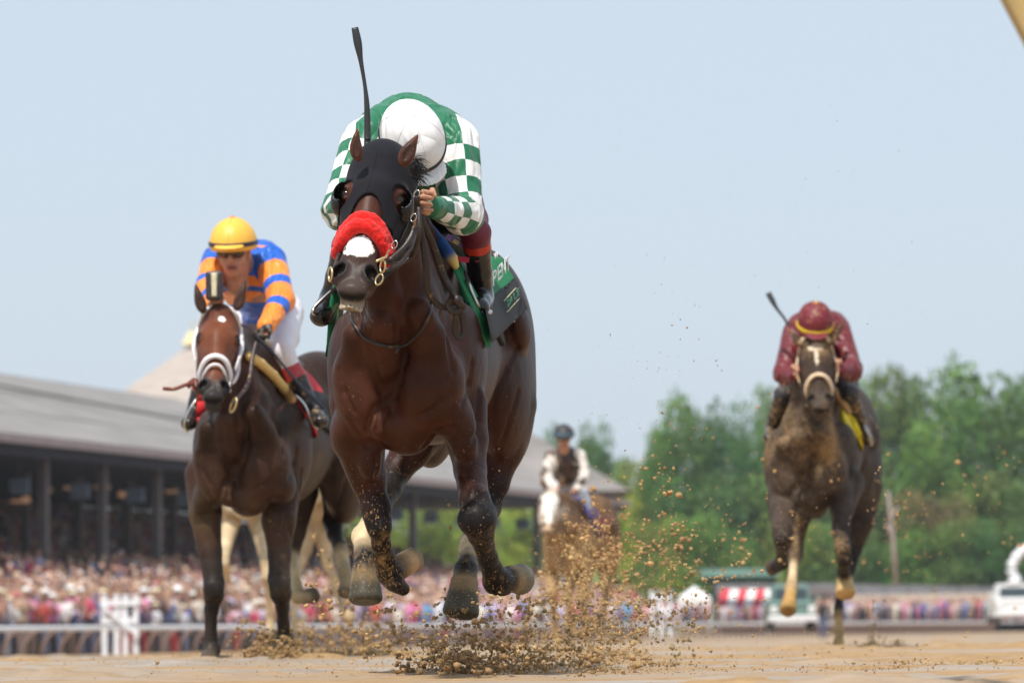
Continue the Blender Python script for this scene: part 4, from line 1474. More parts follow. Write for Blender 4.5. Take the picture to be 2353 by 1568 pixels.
# ---- horse B
PB = dict(body=(.034, .016, .010), dark=(.03, .014, .01), chest=(.050, .024, .015), head=(.10, .034, .018), front=(.15, .048, .022), muzzle=(.035, .030, .028))
TAN = (.50, .37, .20)
DKB = (.022, .018, .016)
legsB = [
    [(466, 1090, 22.9, 42, PB['body']), (472, 1180, 22.82, 37, PB['chest']), (482, 1265, 22.78, 27, (.035, .025, .02)), (492, 1340, 22.74, 23, DKB), (491, 1366, 22.72, 22, DKB),
     (485, 1400, 22.74, 15, DKB), (484, 1460, 22.76, 14, DKB), (486, 1492, 22.76, 19, DKB), (481, 1506, 22.72, 17, DKB)],
    [(650, 1110, 22.9, 44, PB['body']), (640, 1195, 22.82, 39, PB['chest']), (642, 1275, 22.78, 26, (.03, .02, .016)), (641, 1330, 22.74, 25, DKB), (645, 1362, 22.74, 24, DKB),
     (649, 1392, 22.8, 15, DKB), (651, 1432, 22.84, 13, DKB), (654, 1466, 22.86, 18, DKB), (650, 1482, 22.84, 17, DKB)],
    [(775, 1100, 24.5, 46, PB['body']), (777, 1160, 24.5, 34, PB['body']), (764, 1196, 24.5, 23, DKB), (770, 1228, 24.35, 18, DKB), (779, 1252, 24.25, 15, DKB),
     (784, 1268, 24.2, 16, TAN), (792, 1318, 24.05, 15, TAN), (798, 1344, 24.0, 18, TAN), (797, 1352, 23.96, 16, DKB)],
    [(690, 1130, 24.4, 42, PB['body']), (678, 1220, 24.4, 25, DKB), (668, 1278, 24.4, 19, TAN), (674, 1320, 24.1, 15, TAN), (684, 1368, 23.95, 17, TAN), (700, 1372, 23.9, 15, DKB)],
]


def extraB(B, F, hf):
    hoof(B, (482, 1502, 22.74), (476, 1527, 22.66), 18, 26, (.05, .045, .04))
    hoof(B, (650, 1478, 22.84), (646, 1502, 22.78), 18, 25, (.05, .045, .04))
    hoof(B, (797, 1346, 23.98), (794, 1364, 23.94), 16, 22, (.04, .035, .03))
    hoof(B, (700, 1370, 23.9), (722, 1366, 24.0), 16, 20, (.03, .026, .022))
    B.ell(W(490, 1352, 22.66), (S(24, 22.7), .03, S(26, 22.7)), None, .02, DKB)
    B.ell(W(642, 1345, 22.66), (S(25, 22.7), .03, S(26, 22.7)), None, .02, DKB)


def mudB(V): return np.clip(.16 + .16 * vnoise(V, 2.5, 8, 2), 0, 1)


def dust(a, seed, colr, amt=.6):
    def f(V, c):
        w = np.clip(vnoise(V, 3.2, seed, 4) * .8 + a, 0, 1)[:, None] * amt
        return c * (1 - w) + np.array(colr, np.float32) * w
    return f


headB = (W(507, 696, 22.44), W(488, 930, 22.02), 4, 1.13)
earsB = [((466, 712, 22.36), (456, 685, 22.36), (448, 646, 22.38), 14, (.035, .018, .014)),
         ((544, 706, 22.36), (554, 680, 22.36), (567, 637, 22.38), 14, (.05, .022, .016))]
oB, BB, hfB = horse('horse', 'dark bay horse in white bridle at left, one forefoot on the sand', FB, PB, headB, earsB, legsB, .0075, (23.1, .018),
                    MATS['coat'], 'racehorses', mudB, extraB, colf=lambda V, c: blaze(head_frame(*headB), .012, -.095, -.125, .022, 5)(V, np.where((V[:, 2] < W(500, 960, 22.4)[2])[:, None], dust(.05, 12, (.13, .085, .045), .7)(V, c), c)))
WH = (.78, .76, .78)
MATS['wstrap'] = mat_attr('white_strap', .6, 60, .2, .1)
MATS['wstrap_m'] = mat_attr('soiled_strap', .7, 60, .3, .2, mud=.35)
brB = straps('bridle', 'white padded bridle with doubled noseband on left horse', BB, hfB, WH, MATS['wstrap'],
             [BROW + (.013, .018), NOSE + (.0125, .026),
              ('noseband', [(-.06, .09, -.47), (-.055, .02, -.45), (-.035, -.03, -.425), (0, -.05, -.415), (.035, -.03, -.425), (.055, .02, -.45), (.06, .09, -.47)], .007, .022),
              cheek(-1) + (.0115, .018), cheek(1) + (.015, .020), ('throat_latch', [(.09, .15, -.1), (.10, .16, -.25), (.09, .12, -.38), (.07, .07, -.48)], .012, .018)], .006)
mb = MB(); mb.tube(ring(W(536, 930, 22.1), .035, 0, a=(.5, -.6, .3), b=(.2, 0, 1)), .006, 7, (.5, .45, .35), cap=False)
adopt(brB, mb.build('bit', MATS['gold_metal'], None, True))
tubes('rein', [([W(457, 905, 22.15), W(440, 878, 22.1), W(432, 888, 22.08), W(446, 872, 22.12), (W(450, 890, 22.1))], .013),
               ([W(446, 880, 22.1), W(425, 884, 22.06), W(400, 893, 22.04), W(374, 892, 22.02)], .010)], MATS['leather'], (.16, .035, .022), brB, flat=.6)
tubes('rein', [([W(536, 925, 22.1), W(570, 880, 22.3), W(580, 820, 22.4), W(592, 775, 22.45)], .011)], MATS['leather'], (.03, .012, .014), brB, flat=.5)
torsB = Body(); torso(torsB, FB, PB)
scB, sdB = tackset('B', FB, (.55, .012, .025), (.60, .012, .020), (.012, .013, .015), (.72, .50, .18),
                   ('red saddle cloth with dark lower panel on the left horse', 'black saddle with long cream yellow roll on the left horse'), MATS['cloth'], .010, torsB)
RlB = Body()
rp = [BB.hit(X, Y, 22.3, 23.8, .02) for X, Y in [(574, 818), (600, 836), (628, 862), (652, 892), (670, 916)]]
RlB.chain([(p + np.array([0, -.015, 0]), .026, (.72, .50, .18)) for p in rp], .01)
adopt(sdB, sdf_obj('roll', RlB, .008, MATS['cloth']))
stirrup(sdB, [(676, 905, 22.9), (700, 930, 22.88), (716, 968, 22.9), (728, 985, 23.0)], .008)
stirrup(sdB, [(452, 915, 23.0), (434, 945, 22.98), (424, 975, 23.0), (430, 990, 23.1)], .008)
print('horse B', round(time.time() - T0, 1))

BLUE = (.010, .115, .56); ORNG = (.90, .27, .030)


def silks_B(t):
    u, z, h = t.attr('pu', True), t.attr('zone', True), t.attr('hz', True)
    r = t.n('ShaderNodeValToRGB'); r.color_ramp.interpolation = 'CONSTANT'
    e = r.color_ramp.elements
    st = [(0, BLUE), (.075, ORNG), (.20, BLUE), (.262, ORNG), (.40, BLUE), (.46, ORNG), (.70, ORNG)]
    while len(e) < len(st): e.new(.5)
    for i, (p, c) in enumerate(st): e[i].position = p; e[i].color = c + (1,)
    wob = t.math('MULTIPLY', t.math('SUBTRACT', t.noise(5, 2, .5), .5), .03)
    t.l(t.math('ADD', t.math('MULTIPLY', u, 1.0), wob), r.inputs[0])
    r2 = t.n('ShaderNodeValToRGB'); r2.color_ramp.interpolation = 'CONSTANT'
    e = r2.color_ramp.elements
    zz = lambda Y: W(580, Y, 22.95)[2] - 1.6
    st = [(0, BLUE), (zz(690), ORNG), (zz(670), BLUE), (zz(658), ORNG), (zz(636), BLUE), (zz(566), ORNG), (zz(558), BLUE)]
    while len(e) < len(st): e.new(.5)
    for i, (p, c) in enumerate(st): e[i].position = max(0, min(1, p)); e[i].color = c + (1,)
    t.l(t.math('ADD', t.math('SUBTRACT', h, 1.6), wob), r2.inputs[0])
    return t.mix(t.math('GREATER_THAN', z, .5), r2.outputs[0], r.outputs[0])


matsB = dict(skin=MATS['skin'], jacket=cloth_mat('blue_orange_striped_silk', silks_B), jc=BLUE,
             breeches=mat_flat('white_breeches', (.74, .72, .78), .55, .1, 14, .35, .01),
             boot=mat_attr('muddy_boot', .3, 30, .35, .1, mud=.25), boot_top=(.42, .03, .04), boot_col=(.014, .014, .016),
             helmet=mat_attr('yellow_helmet_cover', .45, 10, .15, .05), helmet_col=(.88, .48, .06), button=(.6, .03, .03), band_mat=MATS['leather_clean'], band=(.02, .015, .03))
JB = dict(
    head=(537, 580, 22.78), crown=(-.02, -.15, .98), face=(-.10, -.95, -.27), k=1.0, hk=1.06, helm=(.120, .148, .138), brimtilt=2, cut=.040, visor=.050,
    chest=(580, 640, 23.10), belly=(600, 696, 23.5), pelvis=(624, 716, 23.95), neck=(568, 606, 23.0),
    sL=(500, 600, 22.98), sR=(622, 600, 22.96), eL=(480, 662, 22.80), eR=(646, 690, 22.72), wL=(492, 700, 22.52), wR=(612, 748, 22.50),
    hL=(498, 690, 22.42), hR=(590, 768, 22.44), gripL=(1, 0, .2), gripR=(1, -.2, .8), sideL=1, sideR=-1, gloves='R', goggles=True,
    pL=(585, 724, 23.9), pR=(655, 718, 23.9), kL=(478, 852, 23.3), kR=(650, 806, 22.98), aL=(446, 948, 23.3), aR=(712, 930, 22.98), tL=(434, 972, 23.1), tR=(736, 966, 22.86),
    torso=[(566, 628, 23.08, 84, 62, .17), (588, 660, 23.3, 80, 62, .26), (600, 600, 23.2, 50, 50, .15), (610, 690, 23.6, 66, 60, .25)],
    sleeve=(.088, .070, .046), thigh=(.105, .078, .058), calf=(.056, .050, .042), boot_from=.34, fold=.012)
oJB, PJB, HFB = person('person', 'jockey in blue and orange striped jacket with yellow orange helmet and goggles', JB, matsB, .007)
# beige knee bandage under the red boot tops
whip('riding_whip', 'thin dark whip slanting down behind the hand in the black glove',
     [(742, 938, 22.5), (718, 912, 22.48), (690, 885, 22.46), (650, 838, 22.44), (618, 800, 22.42), (588, 772, 22.40)],
     [.010, .011, .008, .007, .009, .010], [(.012, .014, .03)] * 6)
mb = Body()
mb.box(W(492, 656, 22.38), (S(20, 22.4), .020, S(34, 22.4)), Rzyx(0, 6, 0), .018, .01, (.035, .035, .04))
mb.box(W(492, 654, 22.352), (S(6, 22.4), .006, S(27, 22.4)), None, .003, .002, (.62, .55, .38))
pp = sdf_obj('guard', mb, .004, MATS['leather_clean'], tau=.002)
tag(pp, 'rounded black leather guard with a cream stripe held above the left horse\'s ears', 'guard')
print('jockey B', round(time.time() - T0, 1))

# ---- horse C
PC = dict(body=(.052, .037, .028), dark=(.02, .015, .012), chest=(.062, .044, .032), head=(.042, .026, .018), muzzle=(.055, .040, .030))
DKC = (.018, .015, .015); YEL = (.55, .38, .17)
legsC = [
    [(1804, 1120, 29.75, 40, PC['body']), (1797, 1176, 29.5, 30, PC['body']), (1797, 1222, 29.25, 24, DKC), (1799, 1238, 29.2, 21, DKC),
     (1797, 1268, 29.5, 13, DKC), (1795, 1292, 29.8, 16, DKC), (1784, 1300, 29.9, 15, DKC)],
    [(1948, 1110, 29.75, 38, PC['body']), (1934, 1168, 29.5, 28, PC['body']), (1930, 1212, 29.35, 19, DKC), (1936, 1262, 29.2, 18, DKC), (1939, 1285, 29.2, 16, DKC),
     (1938, 1310, 29.4, 13, DKC), (1940, 1330, 29.5, 17, YEL)],
    [(1860, 1130, 31.3, 34, PC['body']), (1838, 1190, 31.3, 24, PC['body']), (1828, 1235, 31.3, 20, DKC), (1828, 1272, 31.2, 17, DKC), (1823, 1296, 31.0, 10, (.6, .45, .28)),
     (1820, 1330, 30.8, 10, (.6, .45, .28)), (1817, 1350, 30.7, 15, YEL), (1815, 1366, 30.65, 14, YEL)],
    [(1990, 1120, 31.4, 38, PC['body']), (1978, 1200, 31.3, 28, PC['body']), (1962, 1262, 31.3, 18, DKC), (1950, 1306, 31.2, 15, DKC), (1932, 1345, 31.0, 11, DKC), (1926, 1395, 30.8, 10, DKC),
     (1926, 1412, 30.75, 10, YEL), (1927, 1448, 30.7, 11, YEL), (1927, 1470, 30.65, 10, YEL)],
]


def extraC(B, F, hf):
    hoof(B, (1788, 1298, 29.9), (1770, 1304, 30.0), 15, 19, (.10, .07, .04))
    hoof(B, (1940, 1332, 29.5), (1942, 1366, 29.42), 18, 25, (.42, .29, .13), (.55, .42, .22))
    hoof(B, (1815, 1364, 30.65), (1809, 1404, 30.5), 14, 21, (.45, .27, .09))
    hoof(B, (1927, 1468, 30.65), (1924, 1492, 30.55), 12, 17, (.40, .26, .11))


def mudC(V): return np.clip(.50 + .34 * vnoise(V, 2.6, 18, 2) - .12 * (V[:, 0] > W(1930, 1000, 29)[0]), 0, 1.1)


headC = (W(1871, 766, 29.32), W(1886, 950, 28.80), -4, 1.26)
earsC = [((1838, 790, 29.3), (1826, 772, 29.35), (1811, 754, 29.4), 11, (.05, .03, .02)),
         ((1908, 786, 29.3), (1922, 764, 29.32), (1938, 733, 29.35), 12, (.03, .02, .016))]
_bl = blaze(head_frame(*headC), .0, -.085, -.16, .040, 7, (.72, .62, .48), .008)
_bl2 = blaze(head_frame(*headC), -.002, -.12, -.27, .012, 9, (.72, .62, .48), .004)
oC, BC, hfC = horse('horse', 'dark mud-splashed horse at right with white forehead star and cream bridle', FC, PC, headC, earsC, legsC, .0095, (30.1, .022),
                    MATS['coat_dull'], 'racehorses', mudC, extraC, colf=lambda V, c: _bl2(V, _bl(V, c)))
CRM = (.66, .50, .33)
brC = straps('bridle', 'cream mud-stained bridle on the dark right horse', BC, hfC, CRM, MATS['wstrap_m'],
             [BROW + (.012, .018), NOSE + (.013, .022), cheek(-1) + (.010, .018), cheek(1) + (.010, .018)], .0065)
torsC = Body(); torso(torsC, FC, PC)
YE = (.80, .62, .01)
scC, sdC = tackset('C', FC, YE, YE, (.012, .012, .014), (.50, .30, .12),
                   ('yellow saddle cloth with black panel on the muddy right horse', 'muddy saddle with tan roll on the right horse'), MATS['cloth'], .012, torsC, False)
stirrup(sdC, [(1985, 975, 29.7), (1996, 1000, 29.7), (2002, 1022, 29.8)], .008)
MAR = (.13, .004, .015)


matsC = dict(skin=MATS['skin'], jacket=cloth_mat('maroon_silk', lambda t: MAR, mud=.12), jc=MAR,
             breeches=mat_flat('dark_breeches', (.03, .028, .03), .6, .3, 14, .35, .01, mud=.35),
             boot=mat_attr('muddy_boot_dark', .4, 30, .35, .1, mud=.5), boot_top=(.014, .014, .016), boot_col=(.014, .014, .016),
             helmet=mat_attr('maroon_helmet_cover', .6, 10, .3, .15, mud=.25), helmet_col=(.15, .007, .018), button=(.75, .42, .03), band_mat=MATS['cloth'], band=(.80, .55, .02))
JC = dict(
    head=(1872, 750, 29.35), crown=(.02, -.42, .90), face=(0, -.82, -.55), k=1.02, helm=(.122, .150, .135), brimtilt=4, bandz=.004, bandw=.015,
    chest=(1876, 775, 29.75), belly=(1882, 815, 30.2), pelvis=(1890, 852, 30.6), neck=(1873, 762, 29.6),
    sL=(1826, 767, 29.65), sR=(1926, 762, 29.65), eL=(1802, 858, 29.45), eR=(1956, 850, 29.45), wL=(1822, 862, 29.3), wR=(1932, 850, 29.3),
    hL=(1840, 848, 29.22), hR=(1915, 840, 29.25), gripL=(0, .3, 1), gripR=(0, .3, 1), sideL=1, sideR=-1,
    pL=(1860, 860, 30.6), pR=(1925, 858, 30.6), kL=(1800, 905, 29.9), kR=(1950, 905, 29.9), aL=(1772, 985, 30.2), aR=(1984, 990, 30.2), tL=(1766, 1006, 30.0), tR=(1995, 1012, 30.0),
    torso=[(1876, 775, 29.7, 66, 62, .20), (1880, 800, 30.1, 58, 62, .28), (1842, 755, 29.7, 36, 36, .13), (1914, 752, 29.7, 36, 36, .13)],
    sleeve=(.088, .074, .042), thigh=(.115, .09, .062), calf=(.06, .055, .045), boot_from=.10, fold=.012)
oJC, PJC, HFC = person('person', 'jockey in mud-splashed maroon jacket and maroon helmet with a yellow band', JC, matsC, .009)
whip('riding_whip', 'short grey whip slanting up beside the maroon jockey',
     [(1764, 672, 29.3), (1774, 690, 29.3), (1784, 708, 29.3), (1798, 726, 29.3), (1812, 748, 29.3)], [.020, .020, .012, .010, .009], [(.05, .055, .06)] * 5)
print('horse C', round(time.time() - T0, 1))

# ---- horse D
PD = dict(body=(.13, .070, .036), dark=(.09, .05, .03), chest=(.24, .15, .085), head=(.62, .52, .42), front=(.84, .80, .74), muzzle=(.50, .34, .22))
TN = (.38, .25, .14)
legsD = [
    [(1272, 1290, 51.8, 24, PD['chest']), (1268, 1325, 51.6, 18, TN), (1268, 1362, 51.4, 12, TN), (1272, 1400, 51.5, 8, TN), (1276, 1440, 51.6, 8, TN), (1278, 1462, 51.6, 9, TN)],
    [(1340, 1290, 51.8, 24, PD['chest']), (1340, 1330, 51.6, 18, PD['body']), (1340, 1372, 51.4, 13, PD['body']), (1342, 1405, 51.5, 8, TN), (1344, 1440, 51.6, 8, TN), (1346, 1462, 51.6, 9, TN)],
    [(1382, 1280, 53.2, 22, PD['body']), (1388, 1320, 53.2, 13, PD['dark']), (1394, 1350, 53.1, 9, PD['dark']), (1388, 1400, 53, 7, TN), (1386, 1440, 53, 8, TN)],
    [(1320, 1280, 53.2, 22, PD['body']), (1312, 1330, 53.2, 13, PD['dark']), (1306, 1370, 53.1, 9, PD['dark']), (1310, 1420, 53, 7, TN), (1312, 1450, 53, 8, TN)],
]
headD = (W(1268, 1118, 51.15), W(1257, 1216, 50.75), 4, 1.18)
earsD = [((1252, 1118, 51.1), (1246, 1108, 51.1), (1243, 1092, 51.1), 7, (.30, .16, .08)), ((1286, 1116, 51.1), (1292, 1106, 51.1), (1296, 1092, 51.1), 7, (.30, .16, .08))]
oD, BD, hfD = horse('horse', 'chestnut horse with a broad white face in the middle distance behind flying dirt', FD, PD, headD, earsD, legsD, .014, (52.0, .035),
                    MATS['coat_dull'], 'racehorses', lambda V: np.where(V[:, 2] > W(1260, 1225, 51)[2], .05, .8), None)
brD = straps('bridle', 'dark bridle on the white-faced horse in the middle distance', BD, hfD, (.10, .05, .03), MATS['leather'], [BROW + (.008, .012), NOSE + (.008, .012), cheek(-1) + (.008, .012), cheek(1) + (.008, .012)], .009)


def silks_D(t):
    n = t.ramp(t.noise(5, 3, .6), [(.46, 0), (.52, 1)])
    return t.mix(t.math('MULTIPLY', t.math('GREATER_THAN', t.attr('zone', True), .5), t.math('GREATER_THAN', n, .5)), (.012, .012, .014), (.78, .74, .68))


matsD = dict(skin=MATS['skin'], jacket=cloth_mat('black_and_white_silk', silks_D, mud=.35), jc=(.02, .02, .02),
             breeches=mat_flat('grey_white_breeches', (.68, .66, .68), .6, .1, 14, .3, .01), boot=mat_attr('brown_muddy_boot', .5, 30, .3, .1, mud=.45), boot_top=(.03, .02, .016), boot_col=(.02, .016, .014),
             helmet=mat_attr('dark_helmet_cover', .5, 10, .2, .1, mud=.2), helmet_col=(.02, .02, .025), band_mat=MATS['cloth'], band=(.06, .12, .16))
JD = dict(
    head=(1295, 1006, 51.85), crown=(0, -.15, .98), face=(0, -.96, -.25), k=1.05, helm=(.125, .155, .125), brimtilt=2, cut=.035, visor=.05, bandz=.012, bandw=.020,
    chest=(1298, 1060, 52.1), belly=(1302, 1095, 52.4), pelvis=(1304, 1115, 52.7), neck=(1296, 1032, 52.0),
    sL=(1266, 1046, 52.0), sR=(1330, 1046, 52.0), eL=(1254, 1090, 51.9), eR=(1344, 1092, 51.9), wL=(1272, 1124, 51.6), wR=(1322, 1128, 51.6), hL=(1280, 1130, 51.5), hR=(1314, 1132, 51.5),
    pL=(1288, 1118, 52.7), pR=(1320, 1118, 52.7), kL=(1262, 1160, 52.2), kR=(1346, 1162, 52.2), aL=(1252, 1215, 52.4), aR=(1362, 1218, 52.4), tL=(1248, 1226, 52.2), tR=(1366, 1230, 52.2),
    torso=[(1298, 1058, 52.05, 37, 36, .18), (1300, 1086, 52.3, 30, 30, .2)], sleeve=(.076, .062, .042), thigh=(.11, .09, .06), calf=(.06, .05, .045), goggles=True, boot_from=.1)
oJD, PJD, HFD = person('person', 'jockey standing up in black jacket with white sleeves on the white-faced horse', JD, matsD, .014)
torsD = Body(); torso(torsD, FD, PD)
tackset('D', FD, (.06, .05, .16), (.06, .05, .16), (.20, .03, .04), (.08, .07, .26), ('small blue and red saddle cloth on the white-faced horse', 'saddle with blue roll on the white-faced horse'), MATS['cloth'], .016, torsD)

# ---- horse E, pale, hidden behind B
PE = dict(body=(.52, .44, .32), dark=(.4, .33, .24), chest=(.54, .45, .32), head=(.5, .42, .32), muzzle=(.3, .24, .2))
PAL = (.56, .44, .28)
legsE = [
    [(534, 1190, 41.1, 22, PAL), (524, 1226, 40.9, 17, PAL), (517, 1262, 40.6, 13, PAL), (514, 1292, 40.5, 12, PAL), (520, 1310, 40.8, 8, PAL), (525, 1336, 41.1, 6, PAL)],
    [(590, 1190, 41.1, 24, PAL), (604, 1240, 40.9, 18, PAL), (612, 1290, 40.7, 14, PAL), (616, 1325, 40.7, 14, PAL), (619, 1370, 40.8, 9, PAL), (621, 1420, 40.9, 9, PAL), (622, 1448, 40.9, 11, (.2, .15, .1))],
    [(770, 1180, 42.7, 26, PAL), (742, 1230, 42.6, 20, PAL), (752, 1290, 42.5, 13, PAL), (768, 1335, 42.5, 12, PAL), (784, 1385, 42.4, 9, PAL), (794, 1412, 42.3, 12, PAL)],
    [(720, 1190, 42.6, 24, PAL), (700, 1260, 42.5, 16, PAL), (684, 1310, 42.4, 12, PAL), (676, 1370, 42.2, 9, PAL), (676, 1430, 42.1, 9, PAL), (676, 1462, 42.0, 12, PAL)],
]


def extraE(B, F, hf):
    hoof(B, (794, 1410, 42.3), (812, 1424, 42.3), 12, 16, (.35, .27, .16))
    hoof(B, (676, 1458, 42.0), (672, 1478, 41.9), 11, 15, (.3, .22, .14))
    hoof(B, (622, 1446, 40.9), (620, 1466, 40.8), 11, 15, (.2, .15, .1))


oE, BE, hfE = horse('horse', 'pale mud-stained horse whose legs show behind the dark bay at left', FE, PE, (W(552, 940, 40.5), W(548, 1050, 40.2), 0, 1.05),
                    [((540, 936, 40.5), (537, 926, 40.5), (535, 912, 40.5), 6, PAL), ((566, 936, 40.5), (570, 926, 40.5), (573, 912, 40.5), 6, PAL)], legsE, .013, (41.5, .03),
                    MATS['coat_dull'], 'racehorses', lambda V: np.full(len(V), .5), extraE)


def silks_E(t): return t.mix(t.math('GREATER_THAN', t.attr('zone', True), .5), (.02, .12, .45), (.8, .8, .8))


matsE = dict(skin=MATS['skin'], jacket=cloth_mat('blue_and_white_silk', silks_E), jc=BLUE, breeches=mat_flat('white_breeches_far', (.74, .72, .74), .6, .1, 14, .3, .01),
             boot=mat_attr('black_boot_far', .3, 30, .3, .1), boot_top=(.7, .35, .08), boot_col=(.012, .012, .013), helmet=mat_attr('blue_helmet_cover', .5, 10, .2, .1),
             helmet_col=(.02, .1, .4), band_mat=MATS['cloth'], band=(.8, .8, .8))


def mapA(v):
    if isinstance(v, tuple) and len(v) == 3 and v[2] > 10:
        p = FE.p(W(*v) - CA); 
        f = p - CAM; t = f @ _f
        return (1176 + FPX * (f @ _r) / t, 784 - FPX * (f @ _u) / t, p[1])
    return v


JE = {k_: mapA(v) for k_, v in JA.items() if k_ not in ('torso',)}
JE['torso'] = [mapA(e[:3]) + (e[3] * 15.8 / 41, e[4] * 15.8 / 41, e[5]) for e in JA['torso']]
oJE, _, _ = person('person', 'jockey mostly hidden behind the left horse, one boot and blue cloth showing', JE, matsE, .014)
torsE = Body(); torso(torsE, FE, PE)
tackset('E', FE, (.02, .08, .30), (.02, .10, .35), (.75, .75, .75), (.7, .35, .08), ('blue saddle cloth with white panel on the hidden pale horse', 'saddle with orange roll on the hidden pale horse'), MATS['cloth'], .016, torsE)
print('horses D E', round(time.time() - T0, 1))
# ------------------------------------------------------------------ setting: ground
def gz(x, y):
    """height of the track surface"""
    y = np.asarray(y, float)
    z = np.where(y < 24, 0, -.0095 * (y - 24))
    z = np.where(y > 109, -.8075 - .0042 * (y - 109), z)
    return np.where(y > 330, -.8075 - .0042 * 221, z)


def ground_mesh():
    ys = np.concatenate([np.arange(-40, 12, 4.0), np.arange(12, 34, .055), np.arange(34, 70, .25), np.arange(70, 330, 3), np.array([400, 500, 690])])
    obs = []
    n = 220
    V = []
    for y in ys:
        hw = max(6.0, abs(y) * .16)
        xs = np.concatenate([[-390 if y > 300 else -160, -60 if y < 60 else -hw - 60], np.linspace(-hw, hw, n - 4), [60 if y < 60 else hw + 60, 390 if y > 300 else 160]])
        V.append(np.stack([xs, np.full(n, y), np.full(n, float(gz(0, y)))], 1))
    V = np.concatenate(V)
    P = V.copy(); P[:, 2] = 0
    near = np.clip((70 - V[:, 1]) / 30, 0, 1) * (V[:, 1] > 10)
    harrow = np.abs(vnoise(P * np.array([1.0, 5.0, 1]), .9, 31, 3))
    clump = np.clip(vnoise(P * np.array([1, 2.2, 1]), 3.0, 33, 4) - .15, 0, 2)
    band = np.clip(vnoise(P * np.array([.25, 1.0, 1]), .5, 35, 2) + .25, 0, 1)
    V[:, 2] += near * (harrow * .018 + clump * .065 * band - .006)
    far = np.clip((V[:, 1] - 40) / 40, 0, 1)
    V[:, 2] += far * vnoise(P, .3, 37, 2) * .02
    m = len(ys); I = np.arange(m - 1)[:, None] * n + np.arange(n - 1)[None]
    I = I.ravel()
    F = np.stack([I, I + 1, I + n + 1, I + n], 1)
    t = NT('harrowed_sand')
    o = t.obj()
    big = t.noise(.55, 5, .6, stretch=(.35, 1.5, 1))
    fine = t.noise(14, 6, .75, stretch=(.6, 1.4, 1))
    dry = t.mix(t.ramp(fine, [(.3, 0), (.7, 1)]), (.28, .165, .070), (.46, .29, .135))
    wet = t.mix(t.ramp(t.noise(3, 4, .6, stretch=(.3, 2.5, 1)), [(.35, 0), (.65, 1)]), (.28, .215, .155), (.37, .305, .245))
    m_ = t.ramp(big, [(.42, 0.0), (.56, 1.0)])
    c = t.mix(m_, wet, dry)
    r = t.math('ADD', t.math('MULTIPLY', m_, .45), .40)
    nb = t.bump(t.mix(m_, (.5, .5, .5), fine), .6, .03)
    nb = t.bump(t.mix(m_, (.5, .5, .5), t.noise(60, 4, .7)), .5, .008, nb)
    g = mesh_np('ground', V, F, t.out(c, r, nb, Specular_IOR_Level=.5), None, True)
    g['kind'] = 'structure'


ground_mesh()

# ------------------------------------------------------------------ grandstand
US = np.array([.2341, .9722, 0]); NS = np.array([-.9722, .2341, 0]); ZS = np.array([0, 0, 1.0])
S0 = np.array([-19.1, 159.0, 0])


def G(s, t, z): return S0 + US * s + NS * t + ZS * z


RS = np.stack([US, NS, ZS], 1)
shingle = mat_flat('grey_shingle', (.240, .222, .212), .85, .28, .5, .5, .05)
tan_shingle = mat_flat('pale_shingle', (.40, .34, .30), .85, .18, 1.2, .35, .03)
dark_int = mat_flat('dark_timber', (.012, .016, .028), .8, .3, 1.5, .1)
post_m = mat_flat('painted_post', (.12, .10, .095), .6, .2, 2, .1)
fascia_m = mat_flat('fascia_paint', (.36, .28, .27), .6, .15, 2, .1)
mesh_m = mat_attr('crowd_cloth', .8, 3, .1, .1)


def poly(name, quads, mat, parent=None, thick=.12, col=(1, 1, 1)):
    """thick slabs from corner lists"""
    mb = MB()
    for q in quads:
        q = [np.asarray(p, float) for p in q]
        n = np.cross(q[1] - q[0], q[2] - q[0]); n /= np.linalg.norm(n)
        k = len(q)
        V = q + [p - n * thick for p in q]
        F = [tuple(range(k)), tuple(range(2 * k - 1, k - 1, -1))] + [(i, k + i, k + (i + 1) % k, (i + 1) % k) for i in range(k)]
        mb.add(V, F, col)
    return mb.build(name, mat, parent)


gs = empty('grandstand', G(50, 10, -.8))
tag(gs, 'long open grandstand with grey shingle roof and dark interior full of spectators', 'grandstand')
EZ, RZ, TR, DP = 7.2, 11.4, 13.0, 26.0
s0, s1 = -45, 107
parts = []
# main roof: front slope and back slope, hip at the far end, laid as courses of shingle sheets
nseg = 23
for i in range(nseg):
    a, b = s0 + (s1 - 13 - s0) * i / nseg, s0 + (s1 - 13 - s0) * (i + 1) / nseg
    for r in range(3):
        f0, f1 = r / 3, (r + 1) / 3
        lift = .010 * ((i + r) % 2)
        p = poly('roof_panel', [[G(a + .02, -1.2 + (TR + 1.2) * f0, EZ - .3 + (RZ - EZ + .3) * f0 + lift), G(b - .02, -1.2 + (TR + 1.2) * f0, EZ - .3 + (RZ - EZ + .3) * f0 + lift),
                                 G(b - .02, -1.2 + (TR + 1.2) * f1 + .1, EZ - .3 + (RZ - EZ + .3) * f1 + lift), G(a + .02, -1.2 + (TR + 1.2) * f1 + .1, EZ - .3 + (RZ - EZ + .3) * f1 + lift)]], shingle, None, .1)
        parts.append(p)
parts.append(poly('roof_back', [[G(s0, TR, RZ), G(s1 - 13, TR, RZ), G(s1, DP + 1, EZ - .3), G(s0, DP + 1, EZ - .3)]], shingle))
parts.append(poly('roof_hip', [[G(s1, -1.2, EZ - .3), G(s1, DP + 1, EZ - .3), G(s1 - 13, TR, RZ)], [G(s1 - 13.02, -1.2, EZ - .3), G(s1, -1.2, EZ - .3), G(s1 - 13, TR, RZ)]], shingle))
# narrow dark valley line running down the near roof, as in a lapped flashing
mb = MB(); mb.tube([G(2, 11.5, RZ - .25), G(28, 7.0, 9.75), G(62, .4, 7.85)], .07, 5, (.08, .08, .08)); parts.append(mb.build('flashing', post_m))
